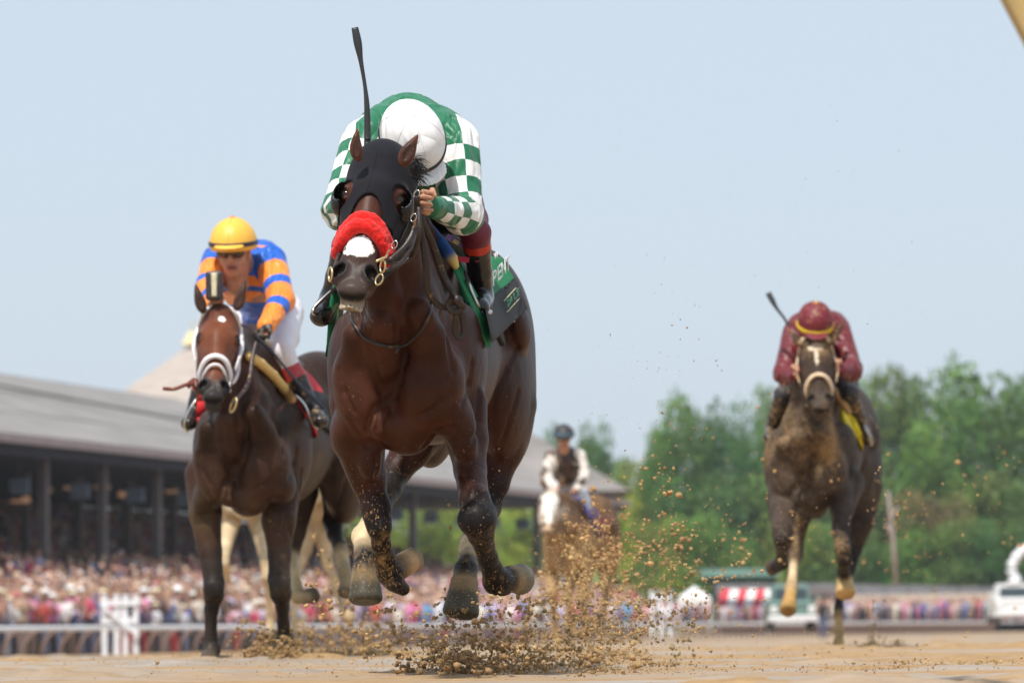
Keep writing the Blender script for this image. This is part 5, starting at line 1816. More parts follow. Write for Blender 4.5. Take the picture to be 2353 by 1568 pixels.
# fascia board
for i in range(nseg):
    a, b = s0 + (s1 - s0) * i / nseg, s0 + (s1 - s0) * (i + 1) / nseg
    mb = MB(); mb.box(G((a + b) / 2, -1.28, EZ - .42), ((b - a) / 2 - .02, .06, .17), RS); parts.append(mb.build('fascia_board', fascia_m))
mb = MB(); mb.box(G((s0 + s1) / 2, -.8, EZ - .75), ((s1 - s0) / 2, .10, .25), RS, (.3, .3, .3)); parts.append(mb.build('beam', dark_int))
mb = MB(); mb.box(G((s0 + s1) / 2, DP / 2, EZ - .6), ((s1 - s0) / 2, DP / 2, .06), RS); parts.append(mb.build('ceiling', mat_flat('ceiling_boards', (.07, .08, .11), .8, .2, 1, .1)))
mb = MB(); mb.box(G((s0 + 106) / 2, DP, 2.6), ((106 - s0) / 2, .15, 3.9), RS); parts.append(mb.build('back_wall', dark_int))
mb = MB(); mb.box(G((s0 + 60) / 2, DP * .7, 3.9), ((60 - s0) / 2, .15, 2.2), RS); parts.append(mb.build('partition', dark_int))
# seating tiers
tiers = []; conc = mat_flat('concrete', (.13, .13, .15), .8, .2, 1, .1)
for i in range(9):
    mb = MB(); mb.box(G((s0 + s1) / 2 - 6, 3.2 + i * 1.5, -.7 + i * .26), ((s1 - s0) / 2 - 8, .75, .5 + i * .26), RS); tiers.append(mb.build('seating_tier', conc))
parts += tiers
post = None
for i in range(-6, 15):
    s = 5.2 + 6.9 * i
    if i > 6 and i % 2: continue
    for t in ((.2, 8.5) if i < 7 else (.2,)):
        if post is None:
            mb = MB(); mb.box((0, 0, 0), (.17, .17, 3.85), RS); mb.box((0, 0, -2.6), (.22, .22, 1.0), RS); mb.box((0, 0, 3.4), (.5, .09, .09), RS)
            post = mb.build('column', post_m); o = post
        else:
            o = post.copy(); COL.objects.link(o)
        o.location = G(s, t, 3.0); parts.append(o)
# hanging screens and lamps under the roof
for i in range(-4, 15):
    mb = MB(); mb.box(G(4.2 + 6.9 * i, .8, 5.2), (.10, .38, .30), RS, (.16, .2, .26)); mb.tube([G(4.2 + 6.9 * i, .8, 5.5), G(4.2 + 6.9 * i, .8, 6.5)], .03, 5, (.1, .1, .1)); parts.append(mb.build('hanging_screen', mesh_m))
lampm = NT('warm_lamp'); lampm.p.inputs['Emission Color'].default_value = (1, .52, .28, 1); lampm.p.inputs['Emission Strength'].default_value = .22; lampm = lampm.out((.3, .2, .12), .5)
for (X, Y, d) in [(40, 1107, 178), (60, 1147, 168), (165, 1120, 182), (185, 1128, 172), (235, 1118, 176), (280, 1135, 188), (300, 1128, 194), (45, 1150, 170), (395, 1128, 205), (455, 1140, 215), (105, 1125, 196)]:
    mb = MB(); mb.box(W(X, Y, d), (.32, .1, .05) if X % 2 else (.14, .14, .12)); parts.append(mb.build('lamp', lampm))
adopt(gs, *parts)


def pyramid(name, label, apex, corners, mat, fin=None):
    root = empty(name, np.mean(corners, 0))
    k = []
    for i in range(4):
        a, b = np.array(corners[i]), np.array(corners[(i + 1) % 4]); ap = np.array(apex)
        for r in range(4):
            f0, f1 = r / 4, (r + 1) / 4
            q = [a + (ap - a) * f0, b + (ap - b) * f0, b + (ap - b) * f1, a + (ap - a) * f1]
            if r == 3: q = q[:3]
            k.append(poly('roof_panel', [q], mat, None, .08 + .03 * (r % 2)))
    mb = MB()
    mb.box(apex + np.array([0, 0, .25]), (.55, .55, .35), None, taper=.35); mb.tube([apex + np.array([0, 0, .5]), apex + np.array([0, 0, 1.3])], [.08, .02], 6)
    k.append(mb.build('finial', mat_flat('cream_finial', (.62, .50, .24), .5, .1, 2, .1)))
    adopt(root, *k)
    return tag(root, label, 'roof tower')


ap = W(442, 788, 226.0)
ct = G(68, 14.5, 0); ct = np.array([ap[0], ap[1], 0])
hw = 9.0
pyramid('roof_tower', 'steep pale pyramid roof with a yellow finial rising behind the grandstand ridge', ap,
        [ct + RS @ np.array([x * hw, y * hw * .8, 7.6]) for x, y in ((-1, -1), (1, -1), (1, 1), (-1, 1))], tan_shingle)
ap = W(1060, 900, 258.0); c2 = np.array([ap[0], ap[1], 0])
br_ = W(1432, 1140, 266.0)
hw2 = 9.7
pyramid('roof_tower', 'broad grey pyramid roof at the far right end of the grandstand', ap,
        [np.array([ap[0] - hw2, ap[1] - 8, br_[2]]), np.array([br_[0], ap[1] - 6, br_[2]]), np.array([br_[0], ap[1] + 14, br_[2]]), np.array([ap[0] - hw2, ap[1] + 14, br_[2]])], shingle)

# ------------------------------------------------------------------ spectators
SHIRT = [(.75, .72, .72), (.52, .44, .62), (.42, .16, .12), (.60, .34, .28), (.06, .10, .36), (.03, .04, .12), (.50, .06, .12), (.70, .36, .42), (.16, .20, .38), (.62, .62, .66), (.03, .03, .035),
         (.50, .08, .06), (.42, .33, .25), (.62, .22, .42), (.14, .32, .50), (.74, .70, .60), (.45, .30, .22), (.09, .055, .05)]
SKN = [(.62, .36, .26), (.55, .30, .21), (.66, .40, .30), (.30, .16, .10)]


def spectator_mesh(name, shirt, trou, skin, hair, pose, hat=None):
    B = Body()
    B.ell((0, 0, 1.60), (.085, .10, .115), None, .02, skin)
    B.ell((0, .015, 1.645), (.092, .105, .09), None, .01, hair)
    B.cone((0, 0, 1.42), (0, 0, 1.52), .055, .05, .02, skin)
    B.ell((0, 0, 1.25), (.20, .12, .24), None, .03, shirt)
    B.ell((0, 0, .98), (.165, .12, .18), None, .05, shirt)
    for s in (-1, 1):
        if pose == 0: e, w = (s * .27, .0, 1.12), (s * .22, -.16, .98)
        elif pose == 1: e, w = (s * .27, -.10, 1.20), (s * .10, -.22, 1.42)
        else: e, w = (s * .28, -.06, 1.18), (s * .30, -.05, 1.66 if s > 0 else .95)
        B.chain([((s * .19, 0, 1.37), .062), (e, .048)], .03, shirt); B.chain([(e, .042), (w, .030)], .01, skin)
        B.ell(w, (.035, .035, .045), None, .01, skin)
        B.chain([((s * .09, 0, .90), .10), ((s * .10, -.01, .50), .070), ((s * .10, .02, .08), .050)], .03, trou)
        B.cone((s * .10, .03, .05), (s * .11, -.12, .04), .045, .04, .01, (.05, .04, .04))
    if hat:
        B.ell((0, 0, 1.70), (.105, .115, .075), None, .01, hat); B.ell((0, -.01, 1.685), (.19, .20, .016), None, .01, hat)
    lo, hi = B.bounds(.04); ax = axes(lo, hi, .034)
    D = B.grid(ax); V, F = surface(D, ax)
    c = B.color(V, .012)
    o = mesh_np(name, V, F, mesh_m, None, True, None, c)
    me = o.data; bpy.data.objects.remove(o)
    return me, V, F, c


VAR = []
CN = ['white', 'pale lilac', 'rust', 'salmon', 'blue', 'navy', 'crimson', 'pink', 'slate blue', 'pale grey', 'black', 'red', 'beige', 'rose', 'sky blue', 'cream', 'tan', 'dark brown']
HATN = {2: ('straw hat', (.72, .62, .42)), 5: ('white hat', (.82, .8, .76)), 9: ('straw hat', (.70, .6, .4)), 13: ('white hat', (.85, .84, .82))}
rn = random.Random(5)
for i in range(18):
    hat = HATN.get(i, (None, None))
    VAR.append(spectator_mesh('person', SHIRT[i], rn.choice([(.06, .06, .08), (.10, .12, .2), (.30, .25, .2), (.22, .10, .08)]), SKN[i % 4 if i % 5 else 3],
                              rn.choice([(.05, .03, .02), (.14, .08, .04), (.3, .2, .1), (.02, .02, .02)]), i % 3, hat[1]))
print('spectator verts', len(VAR[0][1]))
# rail line: R0 at the left, running away beside the grandstand
R0 = np.array([-13.2, 109.0, 0]); UR = np.array([.238, .971, 0]); NR_ = np.array([-.971, .238, 0])


def Rl_(s, t, z): 
    p = R0 + UR * s + NR_ * t
    return p + ZS * (gz(0, p[1]) + z)


POSEN = ['arms lowered at the rail', 'hands held up near the face', 'one arm raised']
cnt = 0; seen = {}
ORD = ['', 'first', 'second', 'third', 'fourth', 'fifth', 'sixth', 'seventh', 'eighth', 'ninth', 'tenth', 'eleventh', 'twelfth', 'thirteenth', 'fourteenth', 'fifteenth', 'sixteenth', 'seventeenth', 'eighteenth']
band_names = ['left of the white gate', 'behind the left horse', 'behind the front horse', 'beyond the front horse', 'in the far part of the rail crowd']
rows = [(1.2, 0.0), (1.75, .06), (2.35, .16)]
for row, (t, dz) in enumerate(rows):
    s = -7.0 + row * .2
    while cnt < 300 * (row + 1) / 3:
        p = Rl_(s, t + rn.uniform(-.15, .15), dz)
        X = 1176 + FPX * p[0] / p[1]
        i = rn.randrange(18)
        o = bpy.data.objects.new('person', VAR[i][0]); COL.objects.link(o)
        o.location = p; o.rotation_euler = (0, 0, math.radians(rn.uniform(-60, 60) + 10)); k = rn.uniform(.80, 1.10); o.scale = (k, k, k)
        bn = band_names[0 if X < 230 else 1 if X < 760 else 2 if X < 1200 else 3 if X < 1500 else 4]
        seen[(row, i)] = seen.get((row, i), 0) + 1; q = seen[(row, i)]
        hat = (' and ' + HATN[i][0]) if i in HATN else ''
        tag(o, 'spectator in %s top%s, %s such from left, %s row' % (CN[i], hat, ORD[q], ['front', 'second', 'third'][row]), 'spectator', 'spectators standing behind the rail')
        cnt += 1
        s += rn.uniform(.36, .58) * (1 + max(s, 0) * .004)
    print('row', row, 'ends at s', round(s, 1), 'X', round(X))


def crowd_stuff(name, label, pts, seated=False):
    Vs, Fs, Cs = [], [], []; b = 0
    for p in pts:
        me, V, F, c = VAR[rn.randrange(18)]
        Vs_, Fs_, C_ = (V, F, c)
        a = rn.uniform(-.6, .6); ca, sa = math.cos(a), math.sin(a)
        Q = Vs_ @ np.array([[ca, sa, 0], [-sa, ca, 0], [0, 0, 1]])
        Vs.append(Q * rn.uniform(.92, 1.06) + p); Fs.append(Fs_ + b); Cs.append(C_); b += len(V)
    o = mesh_np(name, np.concatenate(Vs), np.concatenate(Fs), mesh_m, None, True, None, np.concatenate(Cs))
    tag(o, label, 'crowd', None, 'stuff')


# coarse spectator for the masses
def coarse(i):
    me, V, F, c = VAR[i]
    return V, F, c


def low_person(i):
    """about 60 faces: head, torso, hips"""
    sh, sk = SHIRT[i % 18], SKN[i % 4]
    mb = MB()
    mb.tube([(0, 0, 0), (0, 0, .85), (0, 0, 1.35), (0, 0, 1.42)], [.13, .17, .23, .06], 7, sh, flat=.6)
    mb.tube([(0, 0, 1.44), (0, 0, 1.54), (0, 0, 1.66), (0, 0, 1.72)], [.05, .095, .09, .03], 7, sk)
    mb.tube([(0, .02, 1.64), (0, .02, 1.75)], [.105, .05], 7, HATN[i][1] if i in HATN else (.06, .04, .03))
    for s in (-1, 1): mb.tube([(s * .22, 0, 1.32), (s * .28, -.05, 1.08), (s * .14, -.22, 1.15)], [.055, .045, .04], 5, sh if s > 0 else sk)
    V = np.array(mb.v); F = []
    for f in mb.f:
        for k in range(1, len(f) - 1): F.append((f[0], f[k], f[k + 1]))
    return V, np.array(F), np.array(mb.c)


LOW = [low_person(i) for i in range(18)]


def crowd(name, label, pts):
    Vs, Fs, Cs = [], [], []; b = 0
    for p in pts:
        V, F, c = LOW[rn.randrange(18)]
        a = rn.uniform(-.6, .6); ca, sa = math.cos(a), math.sin(a)
        Q = V @ np.array([[ca, sa, 0], [-sa, ca, 0], [0, 0, 1]])
        Vs.append(Q * rn.uniform(.92, 1.06) + p); Fs.append(F + b); Cs.append(c); b += len(V)
    o = mesh_np(name, np.concatenate(Vs), np.concatenate(Fs), mesh_m, None, True, None, np.concatenate(Cs))
    tag(o, label, 'crowd', None, 'stuff')


pts = []
for row in range(13):
    s = -8.0
    while s < 95:
        pts.append(Rl_(s, 3.0 + row * .75 + rn.uniform(-.2, .2), .16 + row * .02 + (.35 if row > 8 else 0) + rn.uniform(-.12, .14))); s += rn.uniform(.4, .8) * (1 + max(s, 0) * .01)
for row in range(6):
    s = -12.0
    while s < 90:
        pts.append(G(s, -5.5 + row * 1.1, -.35 + row * .26 + rn.uniform(-.15, .15))); s += rn.uniform(.5, 1.5)
crowd('crowd', 'packed spectators on the apron between the rail and the grandstand', pts)
pts = []
for row in range(9):
    s = -12.0
    while s < 100:
        if rn.random() < .9: pts.append(G(s, 3.1 + row * 1.5 + rn.uniform(-.3, .3), -.15 + row * .52)); 
        s += rn.uniform(.4, .9)
crowd('seated_crowd', 'spectators on the shaded tiers inside the grandstand', pts)
pts = []
for i in range(620):
    d = rn.uniform(317, 327); X = rn.uniform(1440, 2380)
    p = W(X, 1400, d); p[2] = float(gz(0, d)) + rn.uniform(.55, 1.0)
    pts.append(p)
crowd('crowd', 'distant line of spectators behind the far rail at right', pts)

# ------------------------------------------------------------------ rail and gates
rl = empty('track_rail', Rl_(0, 0, 0)); tag(rl, 'white tubular rail on brown curved posts running along the crowd', 'rail')
wp = mat_flat('white_paint', (.80, .81, .84), .4, .05, 3, .05)
brn = mat_flat('weathered_post', (.22, .14, .11), .7, .25, 3, .2)
k = []
mb = MB(); mb.tube([Rl_(s, 0, .74) for s in np.arange(-12, 340, 4)], .07, 10); k.append(mb.build('rail_tube', wp, None, True))
pm = None
for s in np.arange(-10, 200, 1.45):
    if pm is None:
        mb = MB(); mb.tube(spline([(-.42, -.1, 0), (-.38, -.1, .30), (-.22, -.06, .58), (-.0, 0, .70)], 3), .05, 6)
        pm = mb.build('post', brn, None, True); o = pm
    else: o = pm.copy(); COL.objects.link(o)
    o.location = Rl_(s, .0, -.03); k.append(o)
adopt(rl, *k)
ff = empty('crowd_fence', Rl_(0, .8, 0)); tag(ff, 'low dark fence the front row of spectators lean on', 'fence')
k = []
fm = mat_attr('dark_fence', .7, 4, .2, .25)
for i in range(90):
    s = -9 + i * 2.3
    mb = MB(); c = rn.choice([(.03, .025, .03), (.05, .03, .03), (.04, .045, .06), (.03, .02, .02)])
    mb.box((Rl_(s + 1.14, .75, .80)), (1.14, .04, .055), np.stack([UR, NR_, ZS], 1), c)
    k.append(mb.build('fence_rail', fm))
adopt(ff, *k)
# bunting of coats and banners hung on the fence
ban = [(.45, .03, .04), (.06, .05, .05), (.22, .26, .40), (.16, .10, .08), (.05, .05, .06), (.30, .22, .2), (.12, .13, .2), (.4, .38, .4)]
for i in range(60):
    s = -8.5 + i * 1.0 + rn.uniform(-.15, .15)
    mb = MB(); c = rn.choice(ban)
    mb.box(Rl_(s, .68, .40), (rn.uniform(.12, .40), .03, .36), np.stack([UR, NR_, ZS], 1), c)
    o = mb.build('hung_cloth', fm)
    X = 1176 + FPX * (R0 + UR * s)[0] / (R0 + UR * s)[1]
    o.parent = ff; o.matrix_parent_inverse = Matrix.Translation(ff.location).inverted()


def gate(name, label, X0, X1, Y0, Y1, d, posts):
    g = empty(name, W((X0 + X1) / 2, Y1, d)); k = []
    for i, X in enumerate(posts):
        a, b = W(X, Y1, d), W(X, Y0, d)
        mb = MB(); mb.box((a + b) / 2, (.06, .06, abs(b[2] - a[2]) / 2)); mb.box(b + np.array([0, 0, .03]), (.08, .08, .03)); k.append(mb.build('post', wp))
    for f in (.10, .40):
        a = W(X0, Y0 + (Y1 - Y0) * f, d - .1); b = W(X1, Y0 + (Y1 - Y0) * f, d - .1)
        mb = MB(); mb.box((a + b) / 2, (abs(b[0] - a[0]) / 2, .03, .07)); k.append(mb.build('board', wp))
    mb = MB(); mb.tube([W(X0, Y0 + (Y1 - Y0) * .14, d - .2), W(X1, Y0 + (Y1 - Y0) * .66, d - .2)], .05, 6); k.append(mb.build('brace', wp))
    adopt(g, *k); return tag(g, label, 'gate', 'white gates in the rail')


gate('rail_gate', 'white timber gate standing in the rail at left', 232, 318, 1370, 1506, 111.5, [240, 268, 288, 312])
gate('rail_gate', 'white timber gate in the rail right of the flying dirt', 1494, 1542, 1360, 1460, 142, [1497, 1518, 1539])
print('stand, crowd', round(time.time() - T0, 1))
# ------------------------------------------------------------------ trees
def crown_mesh(seed, tint, n_lobes=34, per=250, leaf=.030):
    r = np.random.default_rng(seed)
    C = []
    for i in range(n_lobes):
        th = r.uniform(0, 2 * math.pi); h = r.uniform(.10, .86)
        w = .80 * max(.05, 1 - abs(2 * h - .9) ** 5) ** .5
        C.append((math.cos(th) * w * r.uniform(.3, 1), math.sin(th) * w * r.uniform(.3, 1), h * 2, r.uniform(.20, .38)))
    V = []; Cc = []
    for (x, y, z, q) in C:
        n = int(per * (q / .28) ** 2)
        d = r.normal(size=(n, 3)); d /= np.linalg.norm(d, axis=1)[:, None]
        rad = q * (1 - .35 * r.random(n) ** 2) * (1 + .25 * np.sin(d[:, 0] * 7 + x * 9) * np.sin(d[:, 2] * 6 + y * 5))
        P = np.array([x, y, z]) + d * rad[:, None] * np.array([1.1, 1.1, .85])
        a = r.normal(size=(n, 3)); a = a + d * .4; a /= np.linalg.norm(a, axis=1)[:, None]
        b = np.cross(a, d + r.normal(size=(n, 3)) * .5); b /= np.linalg.norm(b, axis=1)[:, None] + 1e-6
        s = leaf * r.uniform(.6, 1.5, n)[:, None]
        V.append(np.stack([P - a * s, P + b * s * .7, P + a * s, P - b * s * .7], 1).reshape(-1, 3))
        t = np.array(tint) * r.uniform(.70, 1.35); t = t * np.array([r.uniform(.8, 1.3), 1, r.uniform(.7, 1.1)])
        Cc.append(np.repeat(t[None] * r.uniform(.8, 1.2, (n, 1)), 4, 0))
    V = np.concatenate(V); Cc = np.concatenate(Cc)
    F = np.arange(len(V)).reshape(-1, 4)
    return V, F, Cc


t = NT('leaves'); leafc = t.attr('Col')
t.p.inputs['Transmission Weight'].default_value = 0
leaf_m = t.out(leafc, .55, None, Specular_IOR_Level=.3)
bark_m = mat_flat('bark', (.16, .13, .11), .9, .3, 3, .5, .03)
CR = []
for i, tint in enumerate([(.080, .180, .030), (.058, .135, .034), (.150, .230, .030), (.110, .185, .038), (.24, .34, .045), (.17, .145, .05)]):
    V, F, c = crown_mesh(40 + i, tint)
    o = mesh_np('crown', V, F, leaf_m, None, True, None, c); CR.append(o.data); bpy.data.objects.remove(o)
tmb = MB(); tmb.tube([(0, 0, -.5), (.02, 0, .2), (0, .02, .7), (.03, 0, 1.2), (.0, .0, 1.6)], [.055, .045, .036, .026, .010], 7)
for a in range(7):
    h = .45 + a * .15; th = a * 2.4
    tmb.tube([(0, 0, h), (.25 * math.cos(th), .25 * math.sin(th), h + .18), (.5 * math.cos(th), .5 * math.sin(th), h + .42)], [.024, .016, .006], 5)
to = tmb.build('trunk', bark_m, None, True); TRUNK = to.data; bpy.data.objects.remove(to)


def tree(label, X, Yt, wpx, d, var, Yb=None, group='trees beyond the track'):
    p = W(X, 1400, d); zb = float(gz(0, d)) - .3
    top = W(X, Yt, d)[2]
    if Yb is not None: zb = W(X, Yb, d)[2]
    h = top - zb; w = S(wpx, d) / 2
    root = empty('tree', (p[0], p[1], zb))
    c = bpy.data.objects.new('crown', CR[var]); COL.objects.link(c); c.parent = root
    c.scale = (w * 1.30, w * 1.30, h * .53); c.location = (0, 0, h * .06); c.rotation_euler = (0, 0, rn.uniform(0, 6))
    k = bpy.data.objects.new('trunk', TRUNK); COL.objects.link(k); k.parent = root
    k.scale = (w, w, h * .45)
    tag(root, label, 'tree', group)


TR_ = [
    ('tallest rounded tree at the right edge of the tree line', 2232, 850, 240, 360, 0), ('tree cut off by the right edge of the picture', 2350, 905, 170, 372, 1),
    ('broad tree just right of the maroon jockey', 2058, 893, 200, 365, 3), ('lower tree between the two tall right-hand trees', 2140, 985, 170, 350, 0),
    ('tree peeping between the maroon jockey and the broad tree', 1985, 925, 130, 375, 1), ('small-topped tree just left of the muddy right horse', 1795, 912, 130, 382, 3),
    ('low tree in the dip left of the muddy right horse', 1735, 1010, 110, 360, 1), ('tall pointed tree right of the middle-distance jockey', 1560, 925, 150, 360, 0),
    ('round-topped tree beside the tall pointed tree', 1662, 962, 130, 368, 1), ('slim tree on the left flank of the tall pointed tree', 1508, 1000, 80, 356, 0),
    ('small dark tree behind the middle-distance jockey', 1376, 1008, 90, 382, 1), ('low pale tree right of the middle-distance jockey', 1452, 1070, 120, 360, 2),
    ('tree just left of the middle-distance jockey', 1262, 1020, 90, 400, 1), ('tree showing between jockey and grandstand end', 1320, 1045, 100, 395, 3),
]
for a in TR_: tree(*a)
LOWT = [(1470, 1130, 190, 358, 2), (1610, 1120, 210, 352, 1), (1700, 1090, 180, 366, 0), (1785, 1110, 190, 358, 3), (1890, 1100, 200, 364, 1), (1985, 1120, 180, 354, 3), (2085, 1105, 210, 360, 1),
        (2150, 1150, 170, 344, 5), (2250, 1100, 220, 356, 0), (2345, 1110, 200, 352, 3), (1540, 1200, 160, 344, 2), (1655, 1190, 150, 342, 0), (1830, 1210, 170, 344, 2), (1940, 1215, 150, 342, 3), (2060, 1225, 170, 340, 0), (2200, 1215, 160, 340, 3), (2310, 1210, 170, 338, 1)]
nm_ = ['behind the left part of the flying dirt', 'below the round-topped tree', 'behind the gap left of the right horse', 'left of the muddy right horse', 'behind the muddy right horse', 'right of the right horse\'s shoulder',
       'left of the pale leaning pole', 'brown and thin beside the pale pole', 'under the tallest tree', 'at the far right edge', 'above the white tent', 'above the green canopy', 'behind the left legs of the right horse',
       'under the belly of the right horse', 'behind the pale leaning pole foot', 'above the long low roof', 'over the white van']
for i, a in enumerate(LOWT):
    tree('lower bushy tree ' + nm_[i], *a)
for i, (X, Yt, w, d, v) in enumerate([(905, 1150, 150, 345, 4), (985, 1165, 140, 335, 2), (1060, 1150, 150, 350, 4), (1140, 1160, 150, 338, 4), (1215, 1150, 140, 346, 2), (830, 1150, 150, 350, 2), (1400, 1150, 130, 300, 4)]):
    tree('bright bush beyond the open stand ' + ['below the front horse\'s belly at left', 'left of the front horse\'s right knee', 'directly behind the front horse\'s knee', 'right of the front horse\'s knee',
                                                   'left of the middle-distance horse', 'behind the left horse\'s rump', 'right of the middle-distance horse'][i], X, Yt, w, d, v, 1330, 'bright bushes beyond the stand')
# grass bank behind the bushes
mb = MB(); a, b = W(700, 1400, 330), W(1500, 1400, 330)
t = NT('mown_grass'); gm_ = t.out(t.mix(t.ramp(t.noise(.4, 6, .7), [(.35, 0), (.65, 1)]), (.10, .17, .035), (.20, .28, .06)), .8, t.bump(t.noise(3, 5, .7), .5, .2))
Vg = []
nx, ny = 40, 8
for j in range(ny):
    for i in range(nx):
        f = j / (ny - 1)
        Vg.append((-25 + i * 1.0, 352 + f * 40, -2 + f * 9.5 + .5 * math.sin(i * .7 + j)))
Fg = [(j * nx + i, j * nx + i + 1, (j + 1) * nx + i + 1, (j + 1) * nx + i) for j in range(ny - 1) for i in range(nx - 1)]
gb = mesh_np('grass_bank', np.array(Vg), Fg, gm_, None, True); gb['kind'] = 'structure'
mb = MB(); mb.tube([W(2058, 1345, 250), W(2052, 1250, 250), W(2046, 1190, 250), W(2040, 1128, 250)], [.15, .14, .12, .08], 8, (.36, .28, .25))
mb.tube([W(2046, 1190, 250), W(2062, 1165, 250)], [.09, .05], 5, (.5, .4, .36)); mb.tube([W(2050, 1230, 250), W(2036, 1205, 250)], [.08, .04], 5, (.5, .4, .36))
tag(mb.build('pole', mesh_m, None, True), 'pale leaning bare trunk-like pole right of the muddy horse', 'pole')

# ------------------------------------------------------------------ low buildings, tents, vehicles
def slab(name, X0, X1, Y0, Y1, d, dep, mat, col=(.5, .5, .5), dd=0):
    a, b = W(X0, Y0, d), W(X1, Y1, d)
    mb = MB(); mb.box(((a[0] + b[0]) / 2, d + dep / 2 + dd, (a[2] + b[2]) / 2), (abs(b[0] - a[0]) / 2, dep / 2, abs(a[2] - b[2]) / 2), None, col)
    return mb.build(name, mat)


lb = empty('low_building', W(2100, 1400, 330)); tag(lb, 'long low building with grey roof and cream fascia behind the right crowd', 'building')
k = [slab('wall', 1640, 2420, 1366, 1450, 334, 10, dark_int), slab('fascia_board', 1950, 2420, 1365, 1381, 329, .3, mat_flat('cream_fascia', (.62, .50, .40), .7, .2, .5, .1)),
     slab('fascia_board', 1640, 1948, 1352, 1366, 329, .3, mat_flat('dark_fascia', (.2, .16, .15), .7, .2, .5, .1))]
for i in range(14):
    X = 1640 + i * 56
    a0, a1 = W(X + 1, 1364, 329.4), W(X + 55, 1364, 329.4); b0, b1 = W(X + 1, 1338, 340), W(X + 55, 1338, 340)
    k.append(poly('roof_panel', [[a0, a1, b1, b0]], mat_flat('slate_roof', (.13, .12, .125), .8, .2, .5, .2) if i == 0 else bpy.data.materials['slate_roof'], None, .1))
for i in range(12):
    X = 1960 + i * 36; k.append(slab('window', X, X + 12, 1390, 1408, 333.7, .2, mat_flat('white_pane', (.7, .7, .68), .4, .1, 1, .05) if i == 0 else bpy.data.materials['white_pane']))
adopt(lb, *k)

cn = empty('canopy', W(1700, 1420, 240)); tag(cn, 'flat pale green canopy roof on thin posts above the striped awning', 'canopy')
gmt = mat_flat('green_canopy', (.16, .30, .26), .5, .15, 1, .1); dgm = mat_flat('dark_green_paint', (.03, .09, .07), .6, .2, 1, .1)
k = [slab('roof', 1612, 1792, 1306, 1322, 240, 4, gmt), slab('fascia_board', 1622, 1784, 1323, 1338, 240.5, 3, dgm)]
for X in (1640, 1775): k.append(slab('post', X - 5, X + 5, 1338, 1450, 241, .25, dgm))
adopt(cn, *k)

wt = empty('tent', W(1595, 1400, 250)); tag(wt, 'small white tent left of the striped awning', 'tent')
wc = mat_flat('white_canvas', (.80, .79, .78), .7, .06, 1, .1)
a, b, c, d_ = W(1556, 1372, 250), W(1634, 1372, 250), W(1634, 1372, 254), W(1556, 1372, 254); tp = (a + c) / 2 + np.array([0, 0, S(28, 250)])
k = [poly('canvas', [[a, b, tp]], wc, None, .04), poly('canvas', [[b, c, tp]], wc, None, .04), poly('canvas', [[c, d_, tp]], wc, None, .04), poly('canvas', [[d_, a, tp]], wc, None, .04), slab('valance', 1556, 1634, 1373, 1388, 250, .1, wc)]
for X in (1558, 1632): k.append(slab('post', X - 2, X + 2, 1388, 1455, 250.2, .1, wc))
adopt(wt, *k)

aw = empty('awning', W(1707, 1400, 245)); tag(aw, 'red and white striped awning below the green canopy', 'awning')
rc_ = mat_flat('red_canvas', (.62, .035, .06), .7, .06, 1, .1); k = []
for i in range(6):
    X0, X1 = 1650 + i * 20, 1650 + (i + 1) * 20
    q = [W(X0 + 8, 1352, 246), W(X1 + 8, 1352, 246), W(X1 - 2, 1392, 244), W(X0 - 2, 1392, 244)]
    k.append(poly('stripe', [q[::-1]], rc_ if i % 2 == 0 else wc, None, .05))
for X in (1652, 1764): k.append(slab('post', X - 2, X + 2, 1390, 1455, 244.2, .1, wc))
adopt(aw, *k)


def vehicle(name, label, cat, X0, X1, Yt, Yb, d, body_col, bump_col, kind):
    r = empty(name, W((X0 + X1) / 2, Yb, d)); w = S(X1 - X0, d); x = (W(X0, 1400, d)[0] + W(X1, 1400, d)[0]) / 2
    zt, zb = W(X0, Yt, d)[2], W(X0, Yb, d)[2]; H = zt - zb
    bm_ = mat_flat(name + '_paint', body_col, .3, .05, 2, .02, spec=.6); gl = bpy.data.materials.get('dark_glass') or mat_flat('dark_glass', (.05, .07, .08), .08, .1, 1, 0)
    ch = bpy.data.materials.get('chrome_white') or mat_flat('chrome_white', (.80, .80, .80), .25, .05, 1, 0); rb = bpy.data.materials.get('rubber') or mat_flat('rubber', (.02, .02, .02), .8, .1, 3, .1)
    k = []

    def bx(nm, c, h, m, tp=1.0):
        mb = MB(); mb.box((x + c[0] * w, d + c[1], zb + c[2] * H), (h[0] * w, h[1], h[2] * H), None, (.5, .5, .5), tp)
        o = mb.build(nm, m); bv = o.modifiers.new('round', 'BEVEL'); bv.width = .06; bv.segments = 2; k.append(o); return o
    bx('body', (0, 2.2, .40), (.46, 2.3, .22), bm_)
    bx('hood', (0, .55, .60), (.40, .75, .05), bm_, .9)
    bx('cab', (0, 2.1, .78), (.42, .9, .22), bm_, .84)
    bx('windscreen', (0, 1.28, .78), (.35, .06, .14), gl, .9)
    bx('grille', (0, -.12, .42), (.27, .05, .09), rb if kind else bm_)
    bx('bumper', (0, -.22, .25), (.50, .14, .07), ch)
    for s in (-1, 1):
        bx('headlight', (s * .38, -.14, .45), (.075, .06, .075), ch)
        bx('mirror', (s * .53, 1.1, .72), (.03, .06, .06), bm_)
        for yy in (.6, 3.6):
            mb = MB(); c = np.array([x + s * w * .42, d + yy, zb + .36]); mb.tube([c - (.13, 0, 0), c + (.13, 0, 0)], .36, 16); wh = mb.build('wheel', rb, None, True)
            k.append(wh)
            mb = MB(); mb.tube([c + (s * .10, 0, 0), c + (s * .15, 0, 0)], .19, 12); hub = mb.build('rim', ch, None, True); k.append(hub)
    adopt(r, *k); return tag(r, label, cat)


